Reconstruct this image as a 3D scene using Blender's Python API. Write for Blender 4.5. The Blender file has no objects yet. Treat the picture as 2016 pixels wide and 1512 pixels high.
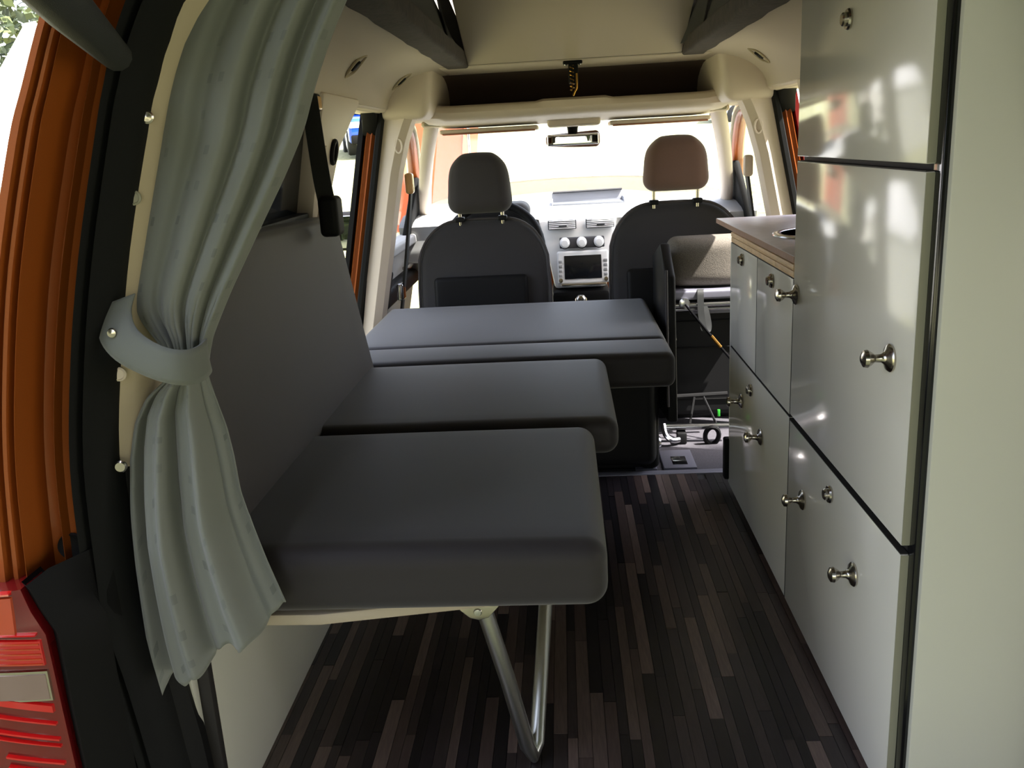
import bpy, bmesh, math, random
import numpy as np
from mathutils import Vector, Matrix
random.seed(7)
SC = bpy.context.scene
COL = SC.collection
# ---------------------------------------------------------------- camera, sky, sun, exposure
def camera():
    p, y, r = (math.radians(a) for a in (15.12, 3.867, 3.183))
    f = Vector((-math.sin(y)*math.cos(p), math.cos(y)*math.cos(p), -math.sin(p)))
    r0 = Vector((math.cos(y), math.sin(y), 0)); u0 = r0.cross(f)
    R = math.cos(r)*r0 - math.sin(r)*u0
    U = math.sin(r)*r0 + math.cos(r)*u0
    cd = bpy.data.cameras.new('camera'); cam = bpy.data.objects.new('camera', cd); COL.objects.link(cam)
    cd.sensor_width = 36; cd.lens = 1743/2016*36; cd.clip_start = .01; cd.clip_end = 500
    m = Matrix((R, U, -f)).transposed().to_4x4(); m.translation = (0, 0, .97)
    cam.matrix_world = m; SC.camera = cam
camera()
TO_SUN = Vector((.52, -.20, .83)).normalized()
W = bpy.data.worlds.new('sky'); SC.world = W; W.use_nodes = True
nt = W.node_tree; bg = nt.nodes['Background']
sky = nt.nodes.new('ShaderNodeTexSky'); sky.sky_type = 'NISHITA'; sky.sun_disc = False
sky.sun_elevation = math.asin(TO_SUN.z); sky.sun_rotation = math.atan2(TO_SUN.x, TO_SUN.y)
sky.air_density = 1.0; sky.dust_density = 2.5
hs = nt.nodes.new('ShaderNodeHueSaturation'); hs.inputs['Saturation'].default_value = .55
nt.links.new(sky.outputs[0], hs.inputs['Color'])
wb = nt.nodes.new('ShaderNodeMix'); wb.data_type = 'RGBA'; wb.blend_type = 'MULTIPLY'; wb.inputs[0].default_value = 1; wb.inputs[7].default_value = (1.03, .99, .99, 1)
nt.links.new(hs.outputs[0], wb.inputs[6]); nt.links.new(wb.outputs[2], bg.inputs[0]); bg.inputs[1].default_value = .42
sl = bpy.data.lights.new('sun', 'SUN'); sl.energy = 9.0; sl.angle = math.radians(.6); sl.color = (1, .95, .88)
so = bpy.data.objects.new('sun', sl); COL.objects.link(so)
so.rotation_euler = TO_SUN.to_track_quat('Z', 'Y').to_euler()
vs = SC.view_settings; vs.view_transform = 'Standard'; vs.look = 'None'; vs.gamma = 1; vs.use_curve_mapping = False
vs.exposure = 1.52

# ---------------------------------------------------------------- materials
def lin(c):
    return tuple(((v/255+.055)/1.055)**2.4 if v/255 > .04045 else v/255/12.92 for v in c)
MATS = {}
def mat(name, rgb, rough=.5, metal=0, coat=0, noise=0, nscale=40, bump=0, bscale=300, spec=.5, sheen=0, stretch=None):
    m = bpy.data.materials.new(name); m.use_nodes = True; n = m.node_tree.nodes; l = m.node_tree.links
    b = n['Principled BSDF']; c = lin(rgb)
    b.inputs['Base Color'].default_value = (*c, 1); b.inputs['Roughness'].default_value = rough
    b.inputs['Metallic'].default_value = metal; b.inputs['Coat Weight'].default_value = coat
    b.inputs['Specular IOR Level'].default_value = spec; b.inputs['Sheen Weight'].default_value = sheen
    b.inputs['Coat Roughness'].default_value = .04
    tc = n.new('ShaderNodeTexCoord'); mp = n.new('ShaderNodeMapping'); l.new(tc.outputs['Object'], mp.inputs[0])
    if stretch: mp.inputs['Scale'].default_value = stretch
    if noise:
        t = n.new('ShaderNodeTexNoise'); t.inputs['Scale'].default_value = nscale; t.inputs['Detail'].default_value = 5
        l.new(mp.outputs[0], t.inputs['Vector'])
        r = n.new('ShaderNodeMapRange'); r.inputs[1].default_value = .3; r.inputs[2].default_value = .7
        r.inputs[3].default_value = 1-noise; r.inputs[4].default_value = 1+noise
        l.new(t.outputs[0], r.inputs[0])
        mx = n.new('ShaderNodeMix'); mx.data_type = 'RGBA'; mx.blend_type = 'MULTIPLY'; mx.inputs[0].default_value = 1
        mx.inputs[6].default_value = (*c, 1); l.new(r.outputs[0], mx.inputs[7]); l.new(mx.outputs[2], b.inputs['Base Color'])
    if bump:
        t = n.new('ShaderNodeTexNoise'); t.inputs['Scale'].default_value = bscale; t.inputs['Detail'].default_value = 3
        l.new(mp.outputs[0], t.inputs['Vector'])
        bp = n.new('ShaderNodeBump'); bp.inputs['Strength'].default_value = bump; bp.inputs['Distance'].default_value = .002
        l.new(t.outputs[0], bp.inputs['Height']); l.new(bp.outputs[0], b.inputs['Normal'])
    MATS[name] = m
    return m
def glass(name, tint=(.97, .98, .97), refl=.06):
    m = bpy.data.materials.new(name); m.use_nodes = True; n = m.node_tree.nodes; l = m.node_tree.links
    n.remove(n['Principled BSDF'])
    t = n.new('ShaderNodeBsdfTransparent'); t.inputs[0].default_value = (*tint, 1)
    g = n.new('ShaderNodeBsdfGlossy'); g.inputs['Roughness'].default_value = .02
    lw = n.new('ShaderNodeLayerWeight'); lw.inputs[0].default_value = .5
    pw = n.new('ShaderNodeMath'); pw.operation = 'POWER'; l.new(lw.outputs['Facing'], pw.inputs[0]); pw.inputs[1].default_value = 5
    f = n.new('ShaderNodeMath'); f.operation = 'MULTIPLY_ADD'; l.new(pw.outputs[0], f.inputs[0]); f.inputs[1].default_value = .5; f.inputs[2].default_value = .03
    mx = n.new('ShaderNodeMixShader'); l.new(f.outputs[0], mx.inputs[0]); l.new(t.outputs[0], mx.inputs[1]); l.new(g.outputs[0], mx.inputs[2])
    l.new(mx.outputs[0], n['Material Output'].inputs[0]); MATS[name] = m
    return m
cream = mat('cream plastic', (214, 200, 184), .5, bump=.05, bscale=900)
creamfab = mat('headliner fabric', (196, 184, 170), .85, bump=.15, bscale=1200)
shelfshade = mat('shaded shelf fabric', (92, 74, 66), .9, bump=.1, bscale=900)  # light headliner fabric darkened; the recess shade is put into the colour
black = mat('black plastic', (16, 16, 17), .6, spec=.18, bump=.1, bscale=700)
blackgl = mat('black gloss', (16, 16, 18), .15)
rubber = mat('rubber seal', (17, 18, 18), .65, spec=.2, bump=.1, bscale=300)
trimblk = mat('black trim plastic', (14, 14, 14), .65, spec=.12, bump=.15, bscale=900)
beige = mat('shaded cream trim', (170, 156, 130), .55, bump=.05, bscale=900)  # darker copy of the cream plastic, with shade put into its colour
foam = mat('grey foam rail', (58, 50, 44), .9, noise=.3, nscale=60, bump=.5, bscale=120)
canvas = mat('black canvas', (48, 46, 44), .9, bump=.2, bscale=500)
boardm = mat('beige bed board', (176, 164, 146), .6, bump=.04, bscale=700)
orange = mat('orange paint', (146, 74, 22), .42, metal=.2, coat=.35, noise=.05, nscale=900)
cushm = mat('dark grey upholstery', (30, 25, 27), .62, noise=.06, nscale=900, bump=.1, bscale=1400, sheen=.26, spec=.36)
backm = mat('brown grey upholstery', (50, 42, 40), .6, noise=.06, nscale=900, bump=.1, bscale=1400, sheen=.2, spec=.35)
seatm = mat('charcoal seat fabric', (35, 33, 35), .85, noise=.1, nscale=900, bump=.2, bscale=1200, sheen=.2)
seatside = mat('seat side fabric', (58, 54, 55), .8, bump=.15, bscale=1200)
headm = mat('headrest fabric', (42, 38, 38), .85, noise=.08, nscale=900, bump=.15, bscale=1200, sheen=.15)
meshm = mat('mesh seat fabric', (98, 92, 84), .9, noise=.35, nscale=420, bump=.4, bscale=420)
white = mat('gloss white laminate', (212, 209, 201), .12, spec=.38)
whitem = mat('satin white panel', (192, 191, 180), .38, bump=.02, bscale=500)
edgem = mat('olive grey edging', (140, 138, 120), .5)
gapm = mat('dark gap', (30, 27, 26), .7)
chrome = mat('brushed nickel', (186, 180, 170), .22, metal=1)
alu = mat('aluminium tube', (206, 206, 200), .32, metal=1)
steel = mat('steel', (190, 190, 192), .18, metal=1)
brass = mat('brass', (170, 128, 62), .35, metal=1)
woodm = mat('light beech wood', (208, 176, 138), .5, noise=.18, nscale=18, stretch=(30, 2, 30))
lamin = mat('grey oak worktop', (214, 204, 210), .4, noise=.15, nscale=10, stretch=(3, 26, 3))
lamedge = mat('worktop edge', (150, 116, 98), .5, noise=.15, nscale=20, stretch=(3, 26, 3))
dashm = mat('sun paled dashboard', (150, 150, 150), .6, bump=.1, bscale=900)  # black plastic made grey; sun glare is put into the colour
consolem = mat('silver console', (232, 232, 232), .4)
ventm = mat('vent black', (52, 52, 56), .6)
screenm = mat('dark screen', (22, 24, 28), .12)
slabgrey = mat('blue grey slab', (104, 108, 116), .5)
carpet = mat('grey carpet', (66, 64, 70), .95, noise=.25, nscale=300, bump=.5, bscale=600)
metalpl = mat('grey painted metal', (112, 112, 124), .45, metal=.3)
greenp = mat('green tag', (40, 150, 40), .5)
strapm = mat('black webbing', (34, 36, 36), .7, bump=.3, bscale=900)
amber = mat('amber lens', (232, 186, 130), .2)
redl = mat('red lens', (190, 24, 24), .12, coat=1)
redd = mat('dark red lens', (104, 16, 18), .2, coat=.6)
orl = mat('orange red lens', (176, 70, 38), .15, coat=1)
clear = mat('clear reversing lens', (128, 108, 100), .1, coat=1)
mirm = mat('mirror face', (240, 240, 240), .02, metal=1)
glassm = glass('clear glass')
tint = glass('tinted glass', (.10, .13, .10))
bluep = mat('blue car paint', (24, 74, 190), .3, metal=.3, coat=1)
whitep = mat('white car paint', (236, 236, 236), .4, coat=.6)
tyre = mat('tyre', (26, 26, 26), .8)
carwin = mat('car window', (22, 28, 36), .08)
bark = mat('bark', (88, 72, 58), .9, bump=.5, bscale=40)
leafs = [mat('leaf %d' % i, c, .6) for i, c in enumerate([(64, 76, 48), (88, 98, 62), (50, 60, 42)])]
tentm = mat('orange tent cloth', (158, 72, 40), .8)
soil = mat('sill plastic', (44, 43, 43), .55, bump=.1, bscale=500)

def grass_mat():
    m = mat('grass', (116, 128, 62), .9)
    n = m.node_tree.nodes; l = m.node_tree.links; b = n['Principled BSDF']
    tc = n.new('ShaderNodeTexCoord'); t = n.new('ShaderNodeTexNoise'); t.inputs['Scale'].default_value = 9; t.inputs['Detail'].default_value = 12
    l.new(tc.outputs['Object'], t.inputs[0]); r = n.new('ShaderNodeValToRGB'); l.new(t.outputs[0], r.inputs[0])
    r.color_ramp.elements[0].position = .35; r.color_ramp.elements[0].color = (*lin((112, 116, 72)), 1)
    r.color_ramp.elements[1].position = .7; r.color_ramp.elements[1].color = (*lin((152, 148, 112)), 1)
    l.new(r.outputs[0], b.inputs['Base Color'])
    return m
grassm = grass_mat()

def curtain_mat():
    m = mat('grey curtain cloth', (110, 113, 107), .85, sheen=.2)
    n = m.node_tree.nodes; l = m.node_tree.links; b = n['Principled BSDF']
    uv = n.new('ShaderNodeUVMap'); sep = n.new('ShaderNodeSeparateXYZ')
    sc = n.new('ShaderNodeMapping'); l.new(uv.outputs[0], sc.inputs[0]); sc.inputs['Scale'].default_value = (13, 24, 1)
    fl = n.new('ShaderNodeVectorMath'); fl.operation = 'FLOOR'; l.new(sc.outputs[0], fl.inputs[0])
    fr = n.new('ShaderNodeVectorMath'); fr.operation = 'FRACTION'; l.new(sc.outputs[0], fr.inputs[0])
    wn = n.new('ShaderNodeTexWhiteNoise'); l.new(fl.outputs[0], wn.inputs[0])
    l.new(fr.outputs[0], sep.inputs[0])
    def math_(op, a, c):
        q = n.new('ShaderNodeMath'); q.operation = op
        for i, v in enumerate((a, c)):
            if isinstance(v, (int, float)): q.inputs[i].default_value = v
            else: l.new(v, q.inputs[i])
        return q.outputs[0]
    sx = math_('LESS_THAN', math_('ABSOLUTE', math_('SUBTRACT', sep.outputs[0], .5), 0), .19)
    sy = math_('LESS_THAN', math_('ABSOLUTE', math_('SUBTRACT', sep.outputs[1], .5), 0), .13)
    band = n.new('ShaderNodeSeparateXYZ'); l.new(uv.outputs[0], band.inputs[0])
    bandm = math_('GREATER_THAN', math_('SINE', math_('MULTIPLY', band.outputs[0], 21.0), 0), .1)
    on = math_('MULTIPLY', math_('MULTIPLY', sx, sy), math_('MULTIPLY', math_('GREATER_THAN', wn.outputs[0], .45), bandm))
    amt = math_('MULTIPLY', on, math_('MULTIPLY', wn.outputs[0], .42))
    mx = n.new('ShaderNodeMix'); mx.data_type = 'RGBA'; l.new(amt, mx.inputs[0])
    mx.inputs[6].default_value = (*lin((110, 113, 107)), 1); mx.inputs[7].default_value = (*lin((58, 64, 64)), 1)
    l.new(mx.outputs[2], b.inputs['Base Color'])
    wv = n.new('ShaderNodeTexNoise'); wv.inputs['Scale'].default_value = 1500
    tc = n.new('ShaderNodeTexCoord'); l.new(tc.outputs['Object'], wv.inputs[0])
    bp = n.new('ShaderNodeBump'); bp.inputs['Strength'].default_value = .12; bp.inputs['Distance'].default_value = .001
    l.new(wv.outputs[0], bp.inputs['Height']); l.new(bp.outputs[0], b.inputs['Normal'])
    return m
curtm = curtain_mat()
tiem = mat('tieback cloth', (98, 102, 96), .85, bump=.12, bscale=1500, sheen=.2)
stripm = []
for i, c in enumerate([(56, 48, 48), (76, 63, 60), (30, 27, 30), (106, 90, 84), (40, 35, 38), (90, 76, 71)]):
    stripm.append(mat('floor strip tone %d' % i, c, .33, noise=.25, nscale=14, stretch=(14, 1.5, 1), spec=.45))

# ---------------------------------------------------------------- builders
def tag(o, label=None, cat=None, group=None, kind=None):
    if label: o['label'] = label
    if cat: o['category'] = cat
    if group: o['group'] = group
    if kind: o['kind'] = kind
    return o
def thing(name, label, cat, loc, group=None, kind=None):
    o = bpy.data.objects.new(name, None); o.empty_display_size = .05; COL.objects.link(o); o.location = loc
    return tag(o, label, cat, group, kind)
def rootloc(p):
    v = Vector((0, 0, 0))
    while p is not None:
        v = v + p.location; p = p.parent
    return v
def finish(name, V, F, m, parent=None, smooth=True, angle=40, bevel=0, seg=2, uvs=None, origin=None, merge=True, recalc=True):
    base = rootloc(parent) if parent is not None else Vector((0, 0, 0))
    if origin is not None: base = Vector(origin)
    bm = bmesh.new()
    vv = [bm.verts.new(Vector(v)-base) for v in V]
    for f in F:
        try: bm.faces.new([vv[i] for i in f])
        except ValueError: pass
    if merge and uvs is None: bmesh.ops.remove_doubles(bm, verts=bm.verts, dist=1e-6)
    if recalc: bmesh.ops.recalc_face_normals(bm, faces=bm.faces)
    if bevel:
        es = [e for e in bm.edges if len(e.link_faces) == 2 and e.calc_face_angle(0) > .5]
        bmesh.ops.bevel(bm, geom=es, offset=bevel, segments=seg, profile=.5, affect='EDGES', clamp_overlap=True)
    me = bpy.data.meshes.new(name)
    if uvs is not None:
        ul = bm.loops.layers.uv.new('UVMap'); idx = {v: i for i, v in enumerate(vv)}
        for f in bm.faces:
            for lp in f.loops: lp[ul].uv = uvs[idx[lp.vert]]
    bm.to_mesh(me); bm.free()
    me.materials.append(m)
    if smooth:
        me.polygons.foreach_set('use_smooth', [True]*len(me.polygons))
        me.set_sharp_from_angle(angle=math.radians(angle))
    o = bpy.data.objects.new(name, me); COL.objects.link(o)
    if parent is not None: o.parent = parent
    if origin is not None:
        o.location = Vector(origin) - (rootloc(parent) if parent is not None else Vector((0, 0, 0)))
    return o
BF = [(0, 3, 2, 1), (4, 5, 6, 7), (0, 1, 5, 4), (1, 2, 6, 5), (2, 3, 7, 6), (3, 0, 4, 7)]
def boxvf(lo, hi):
    (a, b, c), (d, e, f) = lo, hi
    return [(a, b, c), (d, b, c), (d, e, c), (a, e, c), (a, b, f), (d, b, f), (d, e, f), (a, e, f)], BF
def box(name, lo, hi, m, parent=None, bevel=.002, seg=2, **k):
    V, F = boxvf(lo, hi); return finish(name, V, F, m, parent, bevel=bevel, seg=seg, **k)
def joinvf(parts):
    V, F = [], []
    for v, f in parts:
        n = len(V); V += list(v); F += [tuple(i+n for i in q) for q in f]
    return V, F
def prismvf(pts, vec):
    n = len(pts); vec = Vector(vec); P = [Vector(p) for p in pts]
    V = P + [p+vec for p in P]
    F = [tuple(range(n)), tuple(range(2*n-1, n-1, -1))] + [(i, (i+1) % n, n+(i+1) % n, n+i) for i in range(n)]
    return V, F
def prism(name, pts, vec, m, parent=None, bevel=.002, **k):
    V, F = prismvf(pts, vec); return finish(name, V, F, m, parent, bevel=bevel, **k)
def loftvf(S, closed=False, caps=False):
    n = len(S[0]); V = [p for s in S for p in s]; F = []
    for i in range(len(S)-1):
        for j in range(n if closed else n-1):
            k = (j+1) % n
            F.append((i*n+j, i*n+k, (i+1)*n+k, (i+1)*n+j))
    if caps:
        F.append(tuple(range(n-1, -1, -1))); F.append(tuple((len(S)-1)*n+j for j in range(n)))
    return V, F
def smoothpath(P, n):
    P = [Vector(p) for p in P]; out = []
    if len(P) < 3 or n <= 1: return P
    for i in range(len(P)-1):
        p0 = P[max(i-1, 0)]; p1 = P[i]; p2 = P[i+1]; p3 = P[min(i+2, len(P)-1)]
        for k in range(n):
            t = k/n
            out.append(.5*((2*p1)+(p2-p0)*t+(2*p0-5*p1+4*p2-p3)*t*t+(3*p1-p0-3*p2+p3)*t**3))
    return out+[P[-1]]
def tubevf(P, r, n=10, sub=0, closed=False, sx=1, sy=1):
    P = smoothpath(P, sub) if sub else [Vector(p) for p in P]
    S = []; up = None
    for i, p in enumerate(P):
        a = P[(i-1) % len(P)] if closed or i > 0 else p; b = P[(i+1) % len(P)] if closed or i < len(P)-1 else p
        t = (b-a).normalized()
        if up is None: up = t.orthogonal().normalized()
        up = (up-t*up.dot(t)).normalized(); s = t.cross(up)
        rr = r[i] if isinstance(r, (list, tuple)) else r
        S.append([p+(up*math.cos(2*math.pi*j/n)*sx+s*math.sin(2*math.pi*j/n)*sy)*rr for j in range(n)])
    if closed: S.append(S[0])
    return loftvf(S, True, not closed)
def tube(name, P, r, m, parent=None, n=10, sub=0, closed=False, **k):
    V, F = tubevf(P, r, n, sub, closed); return finish(name, V, F, m, parent, **k)
def lathevf(prof, o, axis, n=20):
    o = Vector(o); ax = Vector(axis).normalized(); u = ax.orthogonal().normalized(); w = ax.cross(u)
    S = [[o+ax*h+(u*math.cos(2*math.pi*j/n)+w*math.sin(2*math.pi*j/n))*max(r, 1e-5) for j in range(n)] for r, h in prof]
    return loftvf(S, True, True)
def lathe(name, prof, o, axis, m, parent=None, n=20, **k):
    V, F = lathevf(prof, o, axis, n); return finish(name, V, F, m, parent, **k)
def rboxvf(lo, hi, r, n=10, k=4, fn=None):
    """rounded box: each side a grid, corners rounded to radius r; fn deforms points (gets unit coords too)"""
    lo = np.array(lo, float); hi = np.array(hi, float); c = (lo+hi)/2; h = (hi-lo)/2
    r = min(r, *(h*.999))
    def ticks(hh):
        e = [hh-r+r*math.sin(math.pi/4*i/k)/math.sin(math.pi/4) for i in range(k+1)]
        mid = list(np.linspace(-(hh-r), hh-r, n+1))
        return [-x for x in reversed(e)][:-1]+mid+e[1:]
    V, F = [], []
    for ax in range(3):
        b, d = (ax+1) % 3, (ax+2) % 3
        tb, td = ticks(h[b]), ticks(h[d])
        for sgn in (-1, 1):
            base = len(V)
            for x in tb:
                for y in td:
                    p = np.zeros(3); p[ax] = sgn*h[ax]; p[b] = x; p[d] = y
                    q = np.clip(p, -(h-r), h-r); dd = p-q; L = np.linalg.norm(dd)
                    s = q+dd/L*r
                    u = s/h
                    w = c+s
                    if fn: w = fn(w, u)
                    V.append(tuple(w))
            nd = len(td)
            for i in range(len(tb)-1):
                for j in range(nd-1):
                    f = (base+i*nd+j, base+(i+1)*nd+j, base+(i+1)*nd+j+1, base+i*nd+j+1)
                    F.append(f if sgn > 0 else f[::-1])
    return V, F
def rbox(name, lo, hi, r, m, parent=None, n=10, k=4, fn=None, **kw):
    V, F = rboxvf(lo, hi, r, n, k, fn); return finish(name, V, F, m, parent, angle=80, **kw)
def copy_part(o, loc, parent):
    c = o.copy(); COL.objects.link(c); c.parent = parent; c.location = Vector(loc)-rootloc(parent)
    for ch in o.children:
        d = ch.copy(); COL.objects.link(d); d.parent = c
    return c
X0 = .05
def half(z): return .69-.21*(z-.65)
def wl(y, z, d=0): return (X0-half(z)-d, y, z)
def wr(y, z, d=0): return (X0+half(z)+d, y, z)
def wall(side):
    return wl if side < 0 else wr
def wpanel(name, side, yz, thick, m, parent, off=0, bevel=.006):
    f = wall(side)
    return prism(name, [f(y, z, off) for y, z in yz], (side*thick, 0, 0), m, parent, bevel=bevel)

# ---------------------------------------------------------------- ground outside
def gz(x, y):
    t = min(max((y-4)/4, 0), 1); t = t*t*(3-2*t)
    return -.6+t*(.072*(y-5)+.026*max(x-2, 0))
def ground():
    xs = np.concatenate([np.linspace(-70, -8, 24), np.linspace(-7, 7, 29), np.linspace(8, 70, 24)])
    ys = np.concatenate([np.linspace(-40, -4, 14), np.linspace(-3, 10, 27), np.linspace(11, 90, 40)])
    S = [[(x, y, gz(x, y)) for x in xs] for y in ys]
    V, F = loftvf(S)
    tag(finish('ground', V, F, grassm, recalc=False), kind='structure')
ground()

# ---------------------------------------------------------------- wood strip floor
fl = box('floor', (-.66, .98, -.03), (.64, 2.492, -.004), gapm, bevel=0); tag(fl, kind='structure')
def strips():
    x = -.545; xs = []
    while x < .46:
        w = random.choice((.017, .019, .0205, .022, .024)); xs.append((x, min(x+w, .47))); x += w
    cache = {}; cnt = 0
    for a, b in xs:
        y = 1.0-random.random()*.25; prev = -1
        while y < 2.49:
            L = random.uniform(.26, .5)
            y0, y1 = max(y, .985), min(y+L, 2.49)
            y += L
            if y1-y0 < .05: continue
            t = random.choice([i for i in (0, 1, 2, 3, 4, 5, 2, 0) if i != prev]); prev = t
            w = b-a
            key = (round(w, 4), round(y1-y0, 2), t)
            V, F = boxvf((-w/2+.0004, -(y1-y0)/2+.0004, -.004), (w/2-.0004, (y1-y0)/2-.0004, 0))
            me = cache.get(key)
            if me is None:
                me = bpy.data.meshes.new('strip'); me.from_pydata(V, [], F); me.materials.append(stripm[t]); cache[key] = me
            o = bpy.data.objects.new('strip', me); COL.objects.link(o); o.parent = fl
            o.location = ((a+b)/2, (y0+y1)/2, random.uniform(-.0004, .0002)); cnt += 1
    print('strips', cnt)
strips()
cab = box('floor', (-.72, 2.5, -.03), (.82, 4.0, -.008), carpet, bevel=0); tag(cab, kind='structure')
box('threshold_strip', (-.66, 2.488, -.02), (.66, 2.52, .002), metalpl, cab, bevel=.002)
pl = box('anchor_plate', (.275, 2.54, -.01), (.375, 2.70, .001), metalpl, cab, bevel=.003)
box('slot', (.305, 2.565, -.002), (.35, 2.635, .0025), blackgl, pl, bevel=.001)
box('slot_bar', (.307, 2.592, .002), (.349, 2.597, .005), steel, pl, bevel=.001)
box('side_plate', (.19, 2.54, -.01), (.255, 2.72, -.001), metalpl, cab, bevel=.002)
# sill under the tailgate and side sills
tag(box('trim_1', (-.6, .9, -.12), (.72, .985, -.002), soil, bevel=.01), kind='structure')

# ---------------------------------------------------------------- side walls
def side_wall(side):
    nm = 'wall_left' if side < 0 else 'wall_right'
    f = wall(side)
    root = thing(nm, None, None, (f(1.5, 0)[0], 1.5, 0), kind='structure')
    # slanted headliner panel from roof rail to window line
    xr = X0+side*.39
    def hp(y0, y1, ztop=1.212, zb=1.10):
        S = []
        for y in np.linspace(y0, y1, 12):
            a = Vector((xr, y, ztop)); b = Vector(f(y, zb)); row = []
            for k in range(9):
                th = math.pi/2*k/8
                row.append(Vector((a.x+(b.x-a.x)*math.sin(th), y, b.z+(a.z-b.z)*math.cos(th))))
            row += [b+Vector((side*.03, 0, -.012)), b+Vector((side*.05, 0, .0)), Vector((b.x+side*.05, y, a.z+.04)), a+Vector((side*.03, 0, .05))]
            S.append(row)
        V, F = loftvf(S, True, True)
        return finish('headliner_panel', V, F, creamfab, root, angle=50)
    h = hp(1.13, 3.5)
    # lower body side; right one extended forward and up to block sun
    wpanel('lower_panel', side, [(1.13, -.02), (2.2, -.02), (2.2, .80), (1.13, .80)] if side < 0 else [(1.13, -.02), (2.58, -.02), (2.58, 1.10), (1.98, 1.10), (1.98, .80), (1.13, .80)], .06, black if side < 0 else cream, root)
    # window zone rear quarter
    wpanel('window_frame', side, [(1.13, .795), (2.12, .795), (2.12, .84), (1.17, .84), (1.17, 1.06), (2.12, 1.06), (2.12, 1.10), (1.13, 1.10)], .05, black, root)
    # c pillar
    wpanel('c_pillar_trim', side, [(2.10, .79), (2.22, .79), (2.30, .98), (2.46, 1.085), (2.48, 1.11), (2.10, 1.11)], .05, cream, root, off=-.012, bevel=.012)
    return root
WL = side_wall(-1); WR = side_wall(1)
# rear quarter windows, darkened
tag(prism('window_1', [wl(1.16, .83, .03), wl(2.11, .83, .03), wl(2.11, 1.07, .03), wl(1.16, 1.07, .03)], (-.006, 0, 0), carwin, bevel=0), kind='structure')
tag(prism('window_2', [wr(1.16, .83, .03), wr(2.11, .83, .03), wr(2.11, 1.07, .03), wr(1.16, 1.07, .03)], (.006, 0, 0), carwin, bevel=0), kind='structure')
# clips on the slanted panels
def clip(root, side, y, th):
    xr = X0+side*.39; a = Vector((xr, y, 1.212)); b = Vector(wall(side)(y, 1.09))
    th = math.radians(th); p = Vector((a.x+(b.x-a.x)*math.sin(th), y, b.z+(a.z-b.z)*math.cos(th)))
    d = Vector(((b.x-a.x)*math.cos(th), 0, -(a.z-b.z)*math.sin(th))).normalized(); n = Vector((-side*abs(d.z), 0, -abs(d.x))).normalized()
    p = p+n*.002; e = (d*.085+Vector((0, .10, 0))).normalized(); g_ = n.cross(e).normalized()
    P = []
    for i in range(24):
        an = 2*math.pi*i/24
        P.append(p+e*(.05*np.sign(math.cos(an))*abs(math.cos(an))**.5)+g_*(.019*np.sign(math.sin(an))*abs(math.sin(an))**.5))
    o = tube('clip_frame', P, .0034, beige, root, n=6, closed=True)
    V, F = rboxvf((-.008, -.019, -.004), (.008, .019, .004), .0035, 2, 2)
    M = Matrix((g_, e, n)).transposed()
    finish('clip_slot', [p+M @ Vector(v) for v in V], F, black, o)
clip(WL, -1, 2.25, 46); clip(WL, -1, 2.865, 44); clip(WR, 1, 2.737, 42)
# anchor lens of the upper belt point and trims on the left c pillar
q = rbox('anchor_cover', (-.575, 2.02, 1.065), (-.54, 2.09, 1.105), .008, black, WL, n=2)
rbox('anchor_lens', (-.545, 2.03, 1.068), (-.535, 2.075, 1.098), .004, amber, q, n=2)
g = tube('belt_guide', [wl(2.22+.02*math.sin(a), .975+.026*math.cos(a), -.016) for a in np.linspace(0, 2*math.pi, 17)[:-1]], .006, black, WL, n=8, closed=True)
lathe('round_stop', [(.0, 0), (.02, .002), (.026, .012), (.02, .024), (0, .028)], wl(2.28, .845, .004), (1, 0, 0), amber, WL)
tube('trim_ridge', [wl(2.13, .99, -.014), wl(2.15, .9, -.014), wl(2.14, .82, -.014)], .006, cream, WL, n=8)

# B pillars with jamb
def b_pillar(side):
    f = wall(side); root = WL if side < 0 else WR
    zs = [.30, .45, .6, .75, .9, 1.0, 1.05, 1.09]
    def colm(name, secs, m):
        S = []
        for z in zs:
            x = f(0, z)[0]; fl_ = .03*max(0, (z-.9)/.19)**2
            S.append([(x-side*(dx+(fl_ if dx > .02 else 0)), y, z) for dx, y in secs])
        V, F = loftvf(S, True, True); return finish(name, V, F, m, root, angle=35, bevel=0)
    colm('b_pillar_trim', [(-.012, 2.955), (.03, 2.945), (.055, 2.96), (.064, 3.0), (.05, 3.07), (.0, 3.1), (-.03, 3.1), (-.03, 2.96)], cream)
    colm('b_pillar_seal', [(-.012, 2.95), (-.018, 2.935), (-.03, 2.935), (-.036, 2.95), (-.03, 2.99), (-.012, 2.99)], rubber)
    colm('b_pillar_jamb', [(-.034, 2.965), (-.048, 2.952), (-.053, 2.956), (-.064, 2.950), (-.074, 2.975), (-.074, 3.08), (-.036, 3.08)], orange)
    colm('b_pillar_edge', [(-.072, 2.985), (-.078, 2.955), (-.094, 2.955), (-.098, 3.0)], redd if side > 0 else black)
    # lower pillar
    colm2 = prism('b_pillar_lower', [f(2.95, -.02, -.03), f(3.12, -.02, -.03), f(3.1, .56, -.055), f(2.955, .56, -.055)], (side*.09, 0, 0), black, root, bevel=.01)
    # top corner reinforcement of door opening
    prism('b_pillar_corner', [f(2.96, 1.09, .03), f(2.87, 1.10, .03), f(2.92, 1.07, .03), f(2.96, 1.02, .03)], (side*.05, 0, 0), black, root, bevel=.004)
    tube('belt_anchor', [Vector(f(2.955, .985, -.045))+Vector((-side*.012*math.sin(a), -.006, .022*math.cos(a))) for a in np.linspace(0, 2*math.pi, 13)[:-1]], .004, cream, root, n=6, closed=True)
b_pillar(-1); b_pillar(1)
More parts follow.
